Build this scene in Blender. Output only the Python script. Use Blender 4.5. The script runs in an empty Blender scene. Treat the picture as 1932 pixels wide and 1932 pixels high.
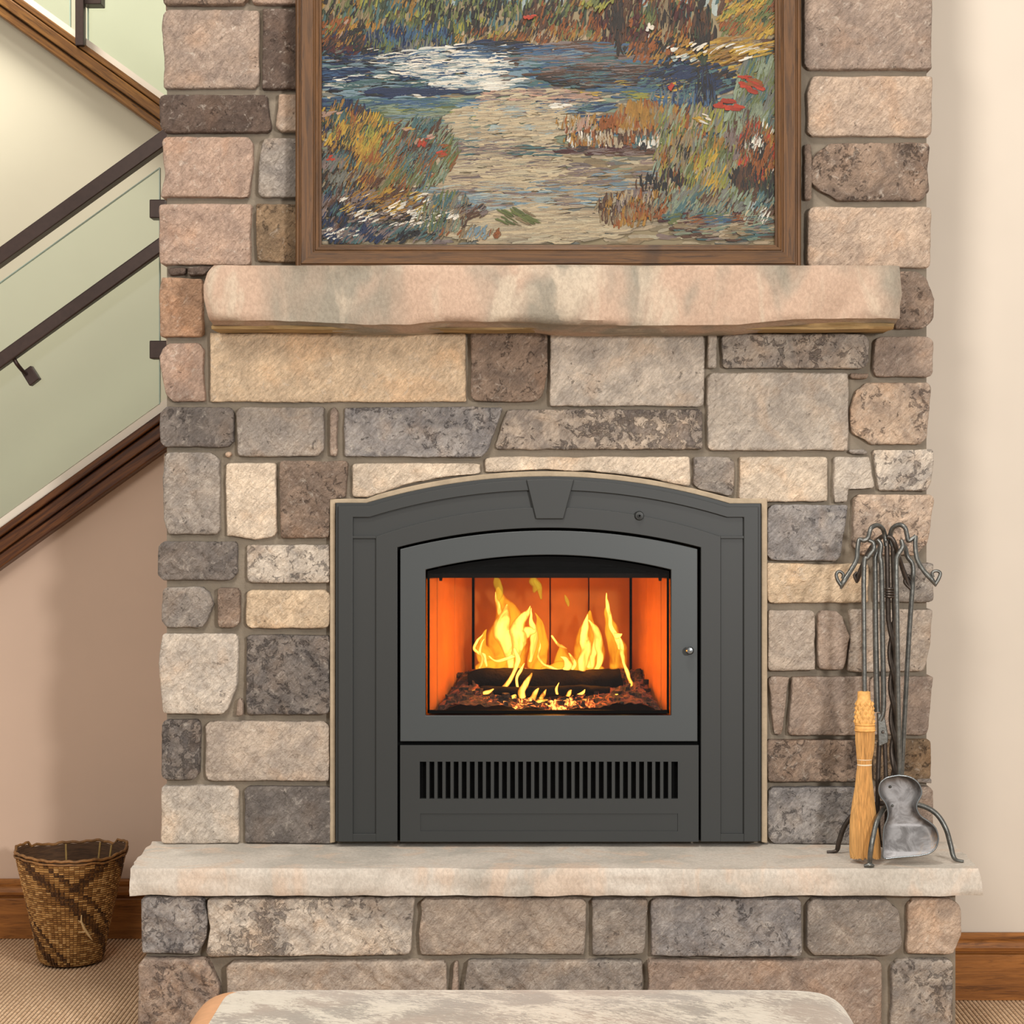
import bpy, bmesh, math, random
from mathutils import Vector, noise
PI = math.pi
SC = bpy.context.scene
COL = SC.collection

# ------------------------------------------------------------------ camera, world, light, exposure
F = 3700.0            # focal length in pixels of the 1932 frame
VX, VY = 1000.0, 915.0
EYE = 1.40
cd = bpy.data.cameras.new('camera'); cam = bpy.data.objects.new('camera', cd); COL.objects.link(cam)
cam.location = (0, 0, EYE); cam.rotation_euler = (PI / 2, 0, 0)
cd.sensor_fit = 'HORIZONTAL'; cd.sensor_width = 36; cd.lens = F / 1932 * 36
cd.shift_x = (966 - VX) / 1932; cd.shift_y = (VY - 966) / 1932
cd.clip_start = 0.05; cd.clip_end = 60
SC.camera = cam
SC.view_settings.view_transform = 'Standard'; SC.view_settings.look = 'None'
SC.view_settings.gamma = 1; SC.view_settings.use_curve_mapping = False
SC.view_settings.exposure = 0.0
SC.cycles.transparent_max_bounces = 24
SC.cycles.sample_clamp_indirect = 4
w = bpy.data.worlds.new('world'); SC.world = w; w.use_nodes = True
bg = w.node_tree.nodes['Background']; bg.inputs[0].default_value = (1.0, 0.955, 0.90, 1); bg.inputs[1].default_value = 0.60

def lamp(name, loc, target, power, size, col, size_y=None):
    d = bpy.data.lights.new(name, 'AREA'); d.energy = power; d.color = col
    d.shape = 'RECTANGLE' if size_y else 'DISK'; d.size = size
    if size_y: d.size_y = size_y
    o = bpy.data.objects.new(name, d); COL.objects.link(o); o.location = loc
    o.rotation_euler = (Vector(target) - Vector(loc)).to_track_quat('-Z', 'Y').to_euler()
    return o
lamp('key_light_right', (1.95, -0.6, 2.05), (0, 5, 1.0), 158, 0.40, (1.0, 0.975, 0.945))  # main source from the right front, placed by the chimney's cast shadow
lamp('front_light_left', (-1.3, 0.6, 3.3), (0.1, 5, 0.9), 72, 1.2, (1.0, 0.93, 0.84))  # broad soft source from the left front, above eye height
lamp('ceiling_light_right', (1.5, 3.9, 3.6), (1.5, 5.4, 1.6), 3, 0.3, (1.0, 0.80, 0.58))
lamp('hearth_fill_light', (0.1, 3.3, 4.0), (0.1, 4.5, 0.2), 50, 0.5, (1.0, 0.95, 0.88))  # unseen lamp added to brighten the slab top and graze the stones
lamp('stair_hall_fill', (-2.1, 6.65, 4.0), (-1.9, 7.0, 1.0), 36, 0.6, (1.0, 0.96, 0.88))  # unseen lamp added to brighten the stair walls
lamp('upper_hall_fill', (-1.9, 7.75, 4.6), (-1.8, 8.3, 2.6), 17, 0.5, (1.0, 0.98, 0.92))  # second unseen lamp, added to lift the dark wall behind the upper glass

# ------------------------------------------------------------------ helpers
def at(px, py, Y): return Vector(((px - VX) / F * Y, Y, EYE - (py - VY) / F * Y))
def zof(py, Y): return EYE - (py - VY) / F * Y
def xof(px, Y): return (px - VX) / F * Y
def s2l(c): c /= 255.0; return c / 12.92 if c <= 0.04045 else ((c + 0.055) / 1.055) ** 2.4
def rgb(r, g, b, a=1.0): return (s2l(r), s2l(g), s2l(b), a)
def hx(h): return rgb(int(h[0:2], 16), int(h[2:4], 16), int(h[4:6], 16))

WLOC = {}
def empty(name, loc, label=None, cat=None, group=None):
    o = bpy.data.objects.new(name, None); COL.objects.link(o); o.location = loc; o.empty_display_size = 0.1
    WLOC[o] = Vector(loc)
    return tag(o, label, cat, group)
def tag(o, label=None, cat=None, group=None, kind=None):
    if label: o['label'] = label
    if cat: o['category'] = cat
    if group: o['group'] = group
    if kind: o['kind'] = kind
    return o

class MB:
    def __init__(s): s.v = []; s.f = []; s.c = None; s.mi = []
    def add(s, vs, fs, mi=0):
        o = len(s.v); s.v += [Vector(p) for p in vs]; s.f += [[i + o for i in f] for f in fs]; s.mi += [mi] * len(fs)
    def box(s, x0, x1, y0, y1, z0, z1, mi=0):
        s.add([(x0,y0,z0),(x1,y0,z0),(x1,y1,z0),(x0,y1,z0),(x0,y0,z1),(x1,y0,z1),(x1,y1,z1),(x0,y1,z1)],
              [[0,3,2,1],[4,5,6,7],[0,1,5,4],[1,2,6,5],[2,3,7,6],[3,0,4,7]], mi)
    def prism(s, xz, yf, yb, mi=0):      # polygon in the XZ plane (list of (x,z)) extruded from yf back to yb
        n = len(xz)
        s.add([(x, yf, z) for x, z in xz] + [(x, yb, z) for x, z in xz],
              [list(range(n)), [2*n-1-i for i in range(n)]] + [[(i+1) % n, i, n+i, n+(i+1) % n] for i in range(n)], mi)
    def strip(s, A, B, yf, yb, mi=0):    # solid between two polylines in XZ
        n = len(A); vs = [(x, yf, z) for x, z in A] + [(x, yf, z) for x, z in B] + [(x, yb, z) for x, z in A] + [(x, yb, z) for x, z in B]
        fs = []
        for i in range(n-1):
            fs += [[i, i+1, n+i+1, n+i], [2*n+i+1, 2*n+i, 3*n+i, 3*n+i+1], [i+1, i, 2*n+i, 2*n+i+1], [n+i, n+i+1, 3*n+i+1, 3*n+i]]
        fs += [[0, n, 3*n, 2*n], [n-1, 3*n-1, 4*n-1, 2*n-1]]
        s.add(vs, fs, mi)
    def ring(s, A, B, yf, yb):           # closed solid between two loops in XZ
        n = len(A); vs = [(x, yf, z) for x, z in A] + [(x, yf, z) for x, z in B] + [(x, yb, z) for x, z in A] + [(x, yb, z) for x, z in B]; fs = []
        for i in range(n):
            j = (i+1) % n; fs += [[i, j, n+j, n+i], [2*n+j, 2*n+i, 3*n+i, 3*n+j], [j, i, 2*n+i, 2*n+j], [n+i, n+j, 3*n+j, 3*n+i]]
        s.add(vs, fs)
    def tube(s, pts, rad, seg=10, mi=0, caps=True, flat=None):
        n = len(pts); P = [Vector(p) for p in pts]
        if not hasattr(rad, '__len__'): rad = [rad] * n
        T = [(P[min(i+1, n-1)] - P[max(i-1, 0)]).normalized() for i in range(n)]
        up = Vector((0, 1, 0))
        if abs(T[0].dot(up)) > 0.9: up = Vector((1, 0, 0))
        N = (up - T[0] * up.dot(T[0])).normalized(); vs = []; fs = []
        for i in range(n):
            N = (N - T[i] * N.dot(T[i])); N = N.normalized() if N.length > 1e-6 else Vector((1, 0, 0))
            Bn = T[i].cross(N)
            for k in range(seg):
                a = 2 * PI * k / seg
                q = N * math.cos(a) * rad[i] * (flat or 1) + Bn * math.sin(a) * rad[i]
                vs.append(P[i] + q)
        for i in range(n-1):
            for k in range(seg):
                fs.append([i*seg+k, i*seg+(k+1) % seg, (i+1)*seg+(k+1) % seg, (i+1)*seg+k])
        if caps: fs += [[k for k in range(seg)][::-1], [(n-1)*seg+k for k in range(seg)]]
        s.add(vs, fs, mi)
    def lathe(s, prof, cx, cy, seg=32, sy=1.0, cap0=True, cap1=True, mi=0):   # prof: (r, z[, dx])
        vs = []; fs = []; n = len(prof)
        for p in prof:
            dx = p[2] if len(p) > 2 else 0
            for k in range(seg):
                a = 2 * PI * k / seg; vs.append((cx + dx + p[0]*math.cos(a), cy + p[0]*math.sin(a)*sy, p[1]))
        for i in range(n-1):
            for k in range(seg): fs.append([i*seg+k, i*seg+(k+1) % seg, (i+1)*seg+(k+1) % seg, (i+1)*seg+k])
        if cap0: fs.append([k for k in range(seg)][::-1])
        if cap1: fs.append([(n-1)*seg+k for k in range(seg)])
        s.add(vs, fs, mi)
    def build(s, name, mats, parent=None, smooth=False, origin=None, bevel=None, recalc=True, cols=None):
        if not isinstance(mats, (list, tuple)): mats = [mats]
        if origin is None:
            xs = [v.x for v in s.v]; ys = [v.y for v in s.v]; zs = [v.z for v in s.v]
            origin = Vector(((min(xs)+max(xs))/2, (min(ys)+max(ys))/2, min(zs)))
        origin = Vector(origin)
        me = bpy.data.meshes.new(name); me.from_pydata([v - origin for v in s.v], [], s.f)
        for m in mats: me.materials.append(m)
        if len(mats) > 1: me.polygons.foreach_set('material_index', s.mi)
        if recalc:
            bm = bmesh.new(); bm.from_mesh(me); bmesh.ops.recalc_face_normals(bm, faces=bm.faces); bm.to_mesh(me); bm.free()
        if smooth:
            me.polygons.foreach_set('use_smooth', [True] * len(me.polygons))
            if smooth != True: me.set_sharp_from_angle(angle=math.radians(smooth))
        if cols is not None:
            ca = me.color_attributes.new('col', 'FLOAT_COLOR', 'CORNER'); data = []
            for p in me.polygons: data += list(cols[p.index]) * p.loop_total
            ca.data.foreach_set('color', data)
        me.update()
        o = bpy.data.objects.new(name, me); COL.objects.link(o)
        if parent is not None:
            o.parent = parent; o.location = origin - WLOC[parent]
        else: o.location = origin
        WLOC[o] = origin
        if bevel:
            b = o.modifiers.new('bevel', 'BEVEL'); b.width = bevel; b.segments = 2; b.limit_method = 'ANGLE'; b.angle_limit = math.radians(35)
        return o

def catmull(pts, sub=6):
    P = [tuple(p) for p in pts]; n = len(P); out = []
    for i in range(n-1):
        p0, p1, p2, p3 = P[max(i-1, 0)], P[i], P[i+1], P[min(i+2, n-1)]
        for k in range(sub):
            t = k / sub; out.append(tuple(0.5*((2*b)+(-a+c)*t+(2*a-5*b+4*c-d)*t*t+(-a+3*b-3*c+d)*t**3) for a, b, c, d in zip(p0, p1, p2, p3)))
    out.append(P[-1]); return out
def pxtube(mb, pts, Y, r=None, seg=8, sub=6, flat=None):
    """pts in photograph pixels (x, y, radius_px[, Y]) standing at depth Y"""
    Q = catmull([(p[0], p[1], p[2] if len(p) > 2 else r, p[3] if len(p) > 3 else Y) for p in pts], sub)
    mb.tube([at(q[0], q[1], q[3]) for q in Q], [max(q[2], 0.15) / F * q[3] for q in Q], seg, flat=flat)
def fbm(p, o=4):
    s = 0; a = 1.0; t = 0
    for _ in range(o):
        s += noise.noise(p) * a; t += a; a *= 0.5; p = p * 2.03 + Vector((7.1, 3.3, 1.7))
    return s / t

# ------------------------------------------------------------------ materials
class NT:
    def __init__(s, name):
        s.m = bpy.data.materials.new(name); s.m.use_nodes = True; s.t = s.m.node_tree
        s.t.nodes.clear(); s.out = s.n('ShaderNodeOutputMaterial')
    def n(s, ty, **kw):
        nd = s.t.nodes.new(ty)
        for k, v in kw.items():
            if k.startswith('i_'): s.put(nd.inputs[int(k[2:])] if k[2:].isdigit() else nd.inputs[k[2:].replace('_', ' ')], v)
            else: setattr(nd, k, v)
        return nd
    def put(s, sock, v):
        if isinstance(v, bpy.types.NodeSocket): s.t.links.new(v, sock)
        elif isinstance(v, bpy.types.Node): s.t.links.new(v.outputs[0], sock)
        else: sock.default_value = v
    def math(s, op, a, b=0.0, c=None, clamp=False):
        nd = s.n('ShaderNodeMath', operation=op, use_clamp=clamp); s.put(nd.inputs[0], a); s.put(nd.inputs[1], b)
        if c is not None: s.put(nd.inputs[2], c)
        return nd.outputs[0]
    def mix(s, fac, a, b, blend='MIX'):
        nd = s.n('ShaderNodeMix', data_type='RGBA', blend_type=blend); s.put(nd.inputs[0], fac); s.put(nd.inputs[6], a); s.put(nd.inputs[7], b)
        return nd.outputs[2]
    def noise(s, vec, scale, detail=4, rough=0.55, dist=0.0):
        nd = s.n('ShaderNodeTexNoise'); s.put(nd.inputs['Vector'], vec); nd.inputs['Scale'].default_value = scale
        nd.inputs['Detail'].default_value = detail; nd.inputs['Roughness'].default_value = rough; nd.inputs['Distortion'].default_value = dist
        return nd.outputs[0]
    def mapr(s, v, a, b, c=0.0, d=1.0, smooth=True):
        nd = s.n('ShaderNodeMapRange', clamp=True); nd.interpolation_type = 'SMOOTHSTEP' if smooth else 'LINEAR'
        for i, q in enumerate((v, a, b, c, d)): s.put(nd.inputs[i], q)
        return nd.outputs[0]
    def mapping(s, vec, scale=(1,1,1), rot=(0,0,0), loc=(0,0,0)):
        nd = s.n('ShaderNodeMapping'); s.put(nd.inputs['Vector'], vec); nd.inputs['Scale'].default_value = scale; nd.inputs['Rotation'].default_value = rot
        if isinstance(loc, bpy.types.NodeSocket): s.put(nd.inputs['Location'], loc)
        else: nd.inputs['Location'].default_value = loc
        return nd.outputs[0]
    def bump(s, h, strength, dist, normal=None):
        nd = s.n('ShaderNodeBump'); s.put(nd.inputs['Height'], h); nd.inputs['Strength'].default_value = strength; nd.inputs['Distance'].default_value = dist
        if normal is not None: s.put(nd.inputs['Normal'], normal)
        return nd.outputs[0]
    def bsdf(s, col, rough=0.6, metal=0.0, normal=None, spec=0.5):
        b = s.n('ShaderNodeBsdfPrincipled'); s.put(b.inputs['Base Color'], col); s.put(b.inputs['Roughness'], rough)
        b.inputs['Metallic'].default_value = metal; b.inputs['Specular IOR Level'].default_value = spec
        if normal is not None: s.put(b.inputs['Normal'], normal)
        s.put(s.out.inputs[0], b.outputs[0]); return b
    def objco(s): return s.n('ShaderNodeTexCoord').outputs['Object']

def mat_stone():
    t = NT('split_face_stone'); info = t.n('ShaderNodeObjectInfo')
    off = t.math('MULTIPLY', info.outputs['Random'], 60.0)
    comb = t.n('ShaderNodeCombineXYZ', i_0=off, i_1=t.math('MULTIPLY', off, 0.37), i_2=t.math('MULTIPLY', off, -0.61)).outputs[0]
    co = t.mapping(t.objco(), loc=comb)
    base = info.outputs['Color']; al = info.outputs['Alpha']
    ang = t.math('MULTIPLY_ADD', info.outputs['Random'], 1.2, 0.2)
    big = t.noise(co, 7.0, 4, 0.55, 0.6)
    lo = t.mix(al, (0.88, 0.87, 0.87, 1), (0.66, 0.66, 0.68, 1)); hi = t.mix(al, (1.10, 1.08, 1.06, 1), (1.42, 1.38, 1.32, 1))
    c = t.mix(t.mapr(t.noise(co, 13.0, 6, 0.62, 0.8), 0.34, 0.66), t.mix(1.0, base, lo, 'MULTIPLY'), t.mix(1.0, base, hi, 'MULTIPLY'))
    c = t.mix(t.mapr(big, 0.35, 0.68), c, t.mix(1.0, c, (1.10, 1.09, 1.07, 1), 'MULTIPLY'))
    warm = t.noise(co, 11.0, 3, 0.5, 0.3)
    c = t.mix(t.mapr(warm, 0.52, 0.70, 0, 0.5), c, t.mix(1.0, c, (1.12, 0.97, 0.84, 1), 'MULTIPLY'))
    # dark mottling, more of it as the object's alpha rises
    m = t.noise(co, 42.0, 7, 0.70, 0.7)
    patch = t.noise(co, 5.5, 2, 0.5, 0.0)
    thr = t.math('SUBTRACT', 0.70, t.math('MULTIPLY', al, 0.20))
    thr = t.math('SUBTRACT', thr, t.math('MULTIPLY', t.math('SUBTRACT', patch, 0.5), t.math('MULTIPLY', al, 0.55)))
    mask = t.mapr(t.math('SUBTRACT', m, thr), -0.012, 0.05)
    c = t.mix(t.math('MULTIPLY', mask, t.math('MULTIPLY_ADD', al, 0.45, 0.40)), c, t.mix(1.0, c, (0.42, 0.42, 0.45, 1), 'MULTIPLY'))
    # light flecks and fine grain
    fl = t.noise(co, 46.0, 5, 0.7, 0.8)
    c = t.mix(t.mapr(fl, 0.55, 0.70, 0, 0.60), c, t.mix(0.6, c, rgb(222, 212, 198)))
    st = t.mapping(t.mapping(co, rot=(0, -0.75, 0)), scale=(150, 60, 48))
    streak = t.noise(st, 1.0, 5, 0.68, 0.6)
    c = t.mix(1.0, c, t.mix(t.mapr(streak, 0.30, 0.72, smooth=False), (0.66, 0.64, 0.62, 1), (1.22, 1.22, 1.22, 1)), 'MULTIPLY')
    gr = t.noise(co, 240.0, 4, 0.7)
    c = t.mix(1.0, c, t.mix(gr, (0.72, 0.72, 0.72, 1), (1.28, 1.28, 1.28, 1)), 'MULTIPLY')
    h = t.math('ADD', t.math('MULTIPLY', streak, 0.8), t.math('MULTIPLY', gr, 0.3))
    h = t.math('ADD', h, t.math('MULTIPLY', mask, -0.35)); h = t.math('ADD', h, t.math('MULTIPLY', t.noise(co, 60.0, 5, 0.6, 0.5), 1.2))
    t.bsdf(c, 0.85, 0, t.bump(h, 1.0, 0.007), spec=0.25); return t.m
def mat_slab(name, ca, cb, cc, sx=1.0, amt=1.0):
    """large smooth sandstone with broad colour bands"""
    t = NT(name); co = t.objco()
    n1 = t.noise(t.mapping(co, scale=(5*sx, 5, 2.0), rot=(0, 0.25, 0)), 1.0, 3, 0.5, 0.5)
    n2 = t.noise(t.mapping(co, scale=(9*sx, 9, 3), loc=(4, 2, 1), rot=(0, -0.3, 0)), 1.0, 4, 0.55, 0.8)
    c = t.mix(t.mapr(n1, 0.40, 0.60), ca, cb); c = t.mix(t.mapr(n2, 0.50, 0.66, 0, 0.8), c, cc)
    gr = t.noise(t.mapping(co, scale=(140, 140, 90), rot=(0, 0.6, 0)), 1.0, 5, 0.65, 0.5)
    c = t.mix(1.0, c, t.mix(t.mapr(gr, 0.3, 0.7), (0.86, 0.85, 0.84, 1), (1.10, 1.10, 1.10, 1)), 'MULTIPLY')
    h = t.math('ADD', t.math('MULTIPLY', gr, 0.5), t.noise(co, 45.0, 4, 0.6, 0.4))
    t.bsdf(c, 0.8, 0, t.bump(h, 0.5 * amt, 0.004), spec=0.3); return t.m
def mat_simple(name, col, rough=0.6, metal=0.0, nscale=0, namp=0.1, bs=0, bd=0.001, bscale=None, spec=0.5, detail=4, stretch=(1,1,1)):
    t = NT(name); c = col; nrm = None; co = t.mapping(t.objco(), scale=stretch)
    if nscale:
        n = t.noise(co, nscale, detail, 0.6); a, b = 1 - namp, 1 + namp
        c = t.mix(1.0, col, t.mix(t.mapr(n, 0.3, 0.7), (a, a, a, 1), (b, b, b, 1)), 'MULTIPLY')
    if bs: nrm = t.bump(t.noise(co, bscale or nscale, 5, 0.6), bs, bd)
    t.bsdf(c, rough, metal, nrm, spec); return t.m
def mat_wood(name, c1, c2, c3, stretch, rot=(0,0,0), rough=0.45, knots=0.5):
    t = NT(name); co = t.mapping(t.mapping(t.objco(), rot=rot), scale=stretch)
    a = t.noise(co, 1.0, 5, 0.6, 1.5); b = t.noise(co, 3.5, 5, 0.7, 0.6)
    c = t.mix(t.mapr(a, 0.36, 0.62), c1, c2); c = t.mix(t.mapr(b, 0.50, 0.68, 0, 0.7), c, c3)
    k = t.noise(t.objco(), 6.0, 2, 0.5, 0.5); c = t.mix(t.mapr(k, 0.63, 0.74, 0, knots), c, c3)
    g = t.noise(co, 12.0, 3, 0.6, 0.2); c = t.mix(1.0, c, t.mix(g, (0.8, 0.8, 0.8, 1), (1.2, 1.2, 1.2, 1)), 'MULTIPLY')
    t.bsdf(c, rough, 0, t.bump(b, 0.3, 0.002), 0.28); return t.m
def mat_glass(name, tint, ior=1.45, gloss=1.0):
    t = NT(name); tr = t.n('ShaderNodeBsdfTransparent', i_0=tint); gl = t.n('ShaderNodeBsdfGlossy', i_0=(1, 1, 1, 1), i_Roughness=0.02)
    fr = t.n('ShaderNodeFresnel'); fr.inputs[0].default_value = ior
    t.put(t.out.inputs[0], t.n('ShaderNodeMixShader', i_0=t.math('MULTIPLY', fr.outputs[0], gloss), i_1=tr.outputs[0], i_2=gl.outputs[0]).outputs[0]); return t.m

M = {}
M['stone'] = mat_stone()
M['mortar'] = mat_simple('mortar', rgb(136, 125, 110), 0.95, 0, 14, 0.10, 0.6, 0.004, 120, 0.15)
M['bead'] = mat_simple('mortar_bead', rgb(172, 154, 130), 0.9, 0, 30, 0.10, 0.5, 0.002, 150, 0.2)
M['mantel'] = mat_slab('mantel_sandstone', rgb(176, 150, 130), rgb(138, 130, 116), rgb(184, 168, 148))
M['hearth_slab'] = mat_slab('hearth_sandstone', rgb(202, 193, 181), rgb(182, 175, 164), rgb(205, 185, 166))
M['ledge'] = mat_simple('mantel_underside', rgb(158, 132, 92), 0.9, 0, 26, 0.25, 0.6, 0.004, 60, 0.2, stretch=(0.4, 1, 3))
M['iron'] = mat_simple('insert_charcoal_steel', rgb(37, 39, 38), 0.5, 0.0, 500, 0.04, 0.10, 0.0005, 700)
M['door'] = mat_simple('insert_door_steel', rgb(62, 66, 67), 0.42, 0.15, 500, 0.03, 0.08, 0.0005, 700)
M['black'] = mat_simple('black_gap', rgb(8, 8, 8), 0.8, spec=0.1)
M['knob'] = mat_simple('door_knob_steel', rgb(120, 124, 126), 0.25, 0.8)
M['wrought'] = mat_simple('wrought_iron', rgb(104, 104, 100), 0.36, 0.75, 90, 0.25, 0.35, 0.0012, 160)
M['wrought_dark'] = mat_simple('wrought_iron_dark', rgb(78, 70, 64), 0.42, 0.7, 90, 0.2, 0.3, 0.001, 160)
M['wall'] = mat_simple('painted_wall', rgb(208, 197, 183), 0.85, 0, 1.5, 0.03, 0.12, 0.003, 9, 0.2)
M['wall_left'] = mat_simple('painted_wall_warm', rgb(206, 180, 160), 0.85, 0, 1.5, 0.03, 0.12, 0.003, 9, 0.2)
M['wall_stair'] = mat_simple('painted_stair_wall', rgb(222, 214, 190), 0.85, 0, 1.2, 0.03, 0.12, 0.003, 7, 0.2)
M['trim_light'] = mat_simple('cream_trim', rgb(226, 214, 196), 0.6)
M['railmetal'] = mat_simple('bronze_rail', rgb(62, 46, 40), 0.42, 0.4, 60, 0.1)
M['glass'] = mat_glass('stair_glass', (0.950, 0.995, 0.970, 1), 1.45, 1.0)
M['glass_edge'] = mat_simple('glass_edge', rgb(150, 172, 158), 0.3)
M['fireglass'] = mat_glass('fire_glass', (0.96, 0.95, 0.94, 1), 1.4, 0.35)
WA = math.atan(0.72)
M['stringer_lo'] = mat_wood('stained_wood_rising', rgb(106, 64, 32), rgb(72, 42, 26), rgb(40, 24, 18), (3, 40, 45), (0, WA, 0), 0.35)
M['stringer_up'] = mat_wood('stained_wood_falling', rgb(132, 90, 42), rgb(104, 68, 32), rgb(56, 36, 20), (3, 40, 45), (0, -WA, 0), 0.4)
M['base_wood'] = mat_wood('stained_baseboard_wood', rgb(160, 104, 52), rgb(130, 82, 40), rgb(72, 42, 22), (2.5, 30, 30), (0, 0, 0), 0.38, 0.8)
M['frame_h'] = mat_wood('frame_wood_horizontal', rgb(98, 65, 31), rgb(76, 50, 24), rgb(44, 28, 15), (3, 40, 50), (0, 0, 0), 0.45)
M['frame_v'] = mat_wood('frame_wood_upright', rgb(97, 64, 31), rgb(75, 49, 24), rgb(43, 28, 15), (50, 40, 3), (0, 0, 0), 0.45)
M['straw'] = mat_simple('broom_straw', rgb(200, 152, 92), 0.7, 0, 1.0, 0.28, 0.5, 0.002, 1.0, 0.3, 6, (420, 420, 9))
M['straw_wrap'] = mat_simple('braided_straw', rgb(218, 164, 92), 0.65, 0, 80, 0.2, 0.3, 0.001, 200)
M['thread'] = mat_simple('white_thread', rgb(225, 205, 175), 0.8)

def mat_flame(name, core, edge, strength, k, amax, estr=None):
    t = NT(name); lw = t.n('ShaderNodeLayerWeight'); lw.inputs[0].default_value = 0.5
    f = t.math('SUBTRACT', 1.0, lw.outputs['Facing'])          # 1 where the sight line runs through the thick of the flame
    n = t.noise(t.mapping(t.objco(), scale=(22, 22, 9)), 1.0, 3, 0.6, 1.2)
    th = t.math('MULTIPLY', t.math('POWER', f, k), t.mapr(n, 0.25, 0.65, 0.35, 1.0))
    col = t.mix(t.mapr(th, 0.12, 0.75), edge, core)
    em = t.n('ShaderNodeEmission', i_0=col, i_1=t.math('MULTIPLY_ADD', th, strength, 0.7 if estr is None else estr))
    tr = t.n('ShaderNodeBsdfTransparent')
    t.put(t.out.inputs[0], t.n('ShaderNodeMixShader', i_0=t.math('MULTIPLY', t.mapr(th, 0.0, 0.55), amax, clamp=True), i_1=tr.outputs[0], i_2=em.outputs[0]).outputs[0])
    return t.m
M['flame'] = mat_flame('flame_bright', (1.0, 0.66, 0.10, 1), (1.0, 0.20, 0.005, 1), 2.5, 1.9, 1.0, 0.5)
M['flame_soft'] = mat_flame('flame_orange', (1.0, 0.42, 0.02, 1), (0.95, 0.14, 0.0, 1), 1.2, 1.8, 0.55, 0.6)
M['flame_wisp'] = mat_flame('flame_wisp', (0.80, 0.50, 0.03, 1), (0.6, 0.16, 0.0, 1), 0.6, 2.2, 0.40, 0.5)

def mat_ember():
    t = NT('embers_and_ash'); co = t.objco(); n = t.noise(co, 32.0, 6, 0.7, 1.0); b = t.noise(co, 7.0, 2, 0.5)
    c = t.mix(t.mapr(n, 0.4, 0.6), rgb(22, 16, 12), rgb(78, 52, 36))
    sx = t.n('ShaderNodeSeparateXYZ', i_0=co)
    mid = t.mapr(t.math('ABSOLUTE', t.math('SUBTRACT', sx.outputs[0], -0.02)), 0.06, 0.20, 1.0, 0.0)
    g = t.mapr(t.math('ADD', n, t.math('MULTIPLY', t.math('SUBTRACT', b, 0.5), 0.25)), 0.50, 0.62)
    g = t.math('MULTIPLY', g, t.math('MULTIPLY_ADD', mid, 0.95, 0.05))
    bs = t.bsdf(c, 0.95, 0, t.bump(n, 0.8, 0.006)); t.put(bs.inputs['Emission Color'], t.mix(g, (1.0, 0.06, 0.0, 1), (1.0, 0.42, 0.08, 1))); t.put(bs.inputs['Emission Strength'], t.math('MULTIPLY', g, 3.0))
    return t.m
M['ember'] = mat_ember()
M['coal'] = mat_simple('charred_wood', rgb(12, 8, 6), 0.9, 0, 40, 0.5, 0.9, 0.006, 50, 0.1)
M['firebrick'] = mat_simple('firebrick', rgb(176, 106, 44), 0.9, 0, 14, 0.10, 0.4, 0.002, 120, 0.2)
M['soot'] = mat_simple('sooty_steel', rgb(16, 11, 9), 0.8, 0, 20, 0.3, spec=0.1)

# ------------------------------------------------------------------ setting: floor, walls, baseboards
YL, YR = 6.07, 5.347          # wall under the stair, wall to the right of the chimney
Y2, Y3 = 7.20, 8.35           # wall below the upper flight, far wall of the stair hall
def mat_carpet():
    t = NT('ribbed_carpet'); co = t.objco()
    a = t.noise(t.mapping(co, scale=(60, 130, 60)), 1.0, 4, 0.7); b = t.noise(co, 1.6, 2, 0.5)
    c = t.mix(t.mapr(a, 0.35, 0.65), rgb(196, 158, 122), rgb(250, 220, 184)); c = t.mix(t.mapr(b, 0.3, 0.7, 0, 0.35), c, rgb(176, 148, 118))
    ge = t.n('ShaderNodeSeparateXYZ', i_0=co)
    c = t.mix(t.mapr(ge.outputs[2], -0.0042, -0.0004), rgb(112, 86, 64), c)      # darker down in the grooves
    t.bsdf(c, 0.95, 0, t.bump(a, 0.8, 0.003), 0.15); return t.m
mb = MB(); pitch = 0.0118; x = -3.0; prof = []
while x < 3.4:
    for u, z in ((0, -0.0045), (0.16, -0.0015), (0.36, 0), (0.64, 0), (0.84, -0.0015)): prof.append((x + u * pitch, z))
    x += pitch
n = len(prof); ys = [1.5, 3.5, 5.0, 6.0, 8.4]
mb.add([(px_, y, z) for y in ys for px_, z in prof], [[j*n+i, j*n+i+1, (j+1)*n+i+1, (j+1)*n+i] for j in range(len(ys)-1) for i in range(n-1)])
mb.box(-3.0, 3.4, 1.5, 8.4, -0.05, -0.006)
fl = mb.build('floor', mat_carpet(), origin=(0, 0, 0), smooth=True, recalc=False); tag(fl, kind='structure')

CXL, CXR = xof(312, 5.0), xof(1752, 5.0)
# sloping line of the lower stringer in world space (at Y = YL)
def lineL(px, off): return (xof(px, YL), zof(997 - 0.718 * px + off, YL))
mb = MB(); a = lineL(-420, 40); b = lineL(432, 40)
mb.prism([(a[0], -0.05), (b[0], -0.05), b, a], YL, YL + 0.10)
tag(mb.build('wall_left', M['wall_left']), kind='structure')
mb = MB(); mb.box(CXR, 3.4, YR, YR + 0.1, -0.05, 3.6); tag(mb.build('wall_right', M['wall']), kind='structure')
def lineU(px, off): return (xof(px, Y2), zof(-31 + 0.72 * px + off, Y2))
mb = MB(); a = lineU(-900, 40); b = lineU(521, 40)
mb.prism([(a[0], -0.05), (b[0], -0.05), b, a], Y2, Y2 + 0.1); tag(mb.build('wall_back', M['wall_stair']), kind='structure')
mb = MB(); mb.box(-5.2, 0.5, Y3, Y3 + 0.1, -0.05, 5.0); tag(mb.build('wall_far', M['wall_stair']), kind='structure')

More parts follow.
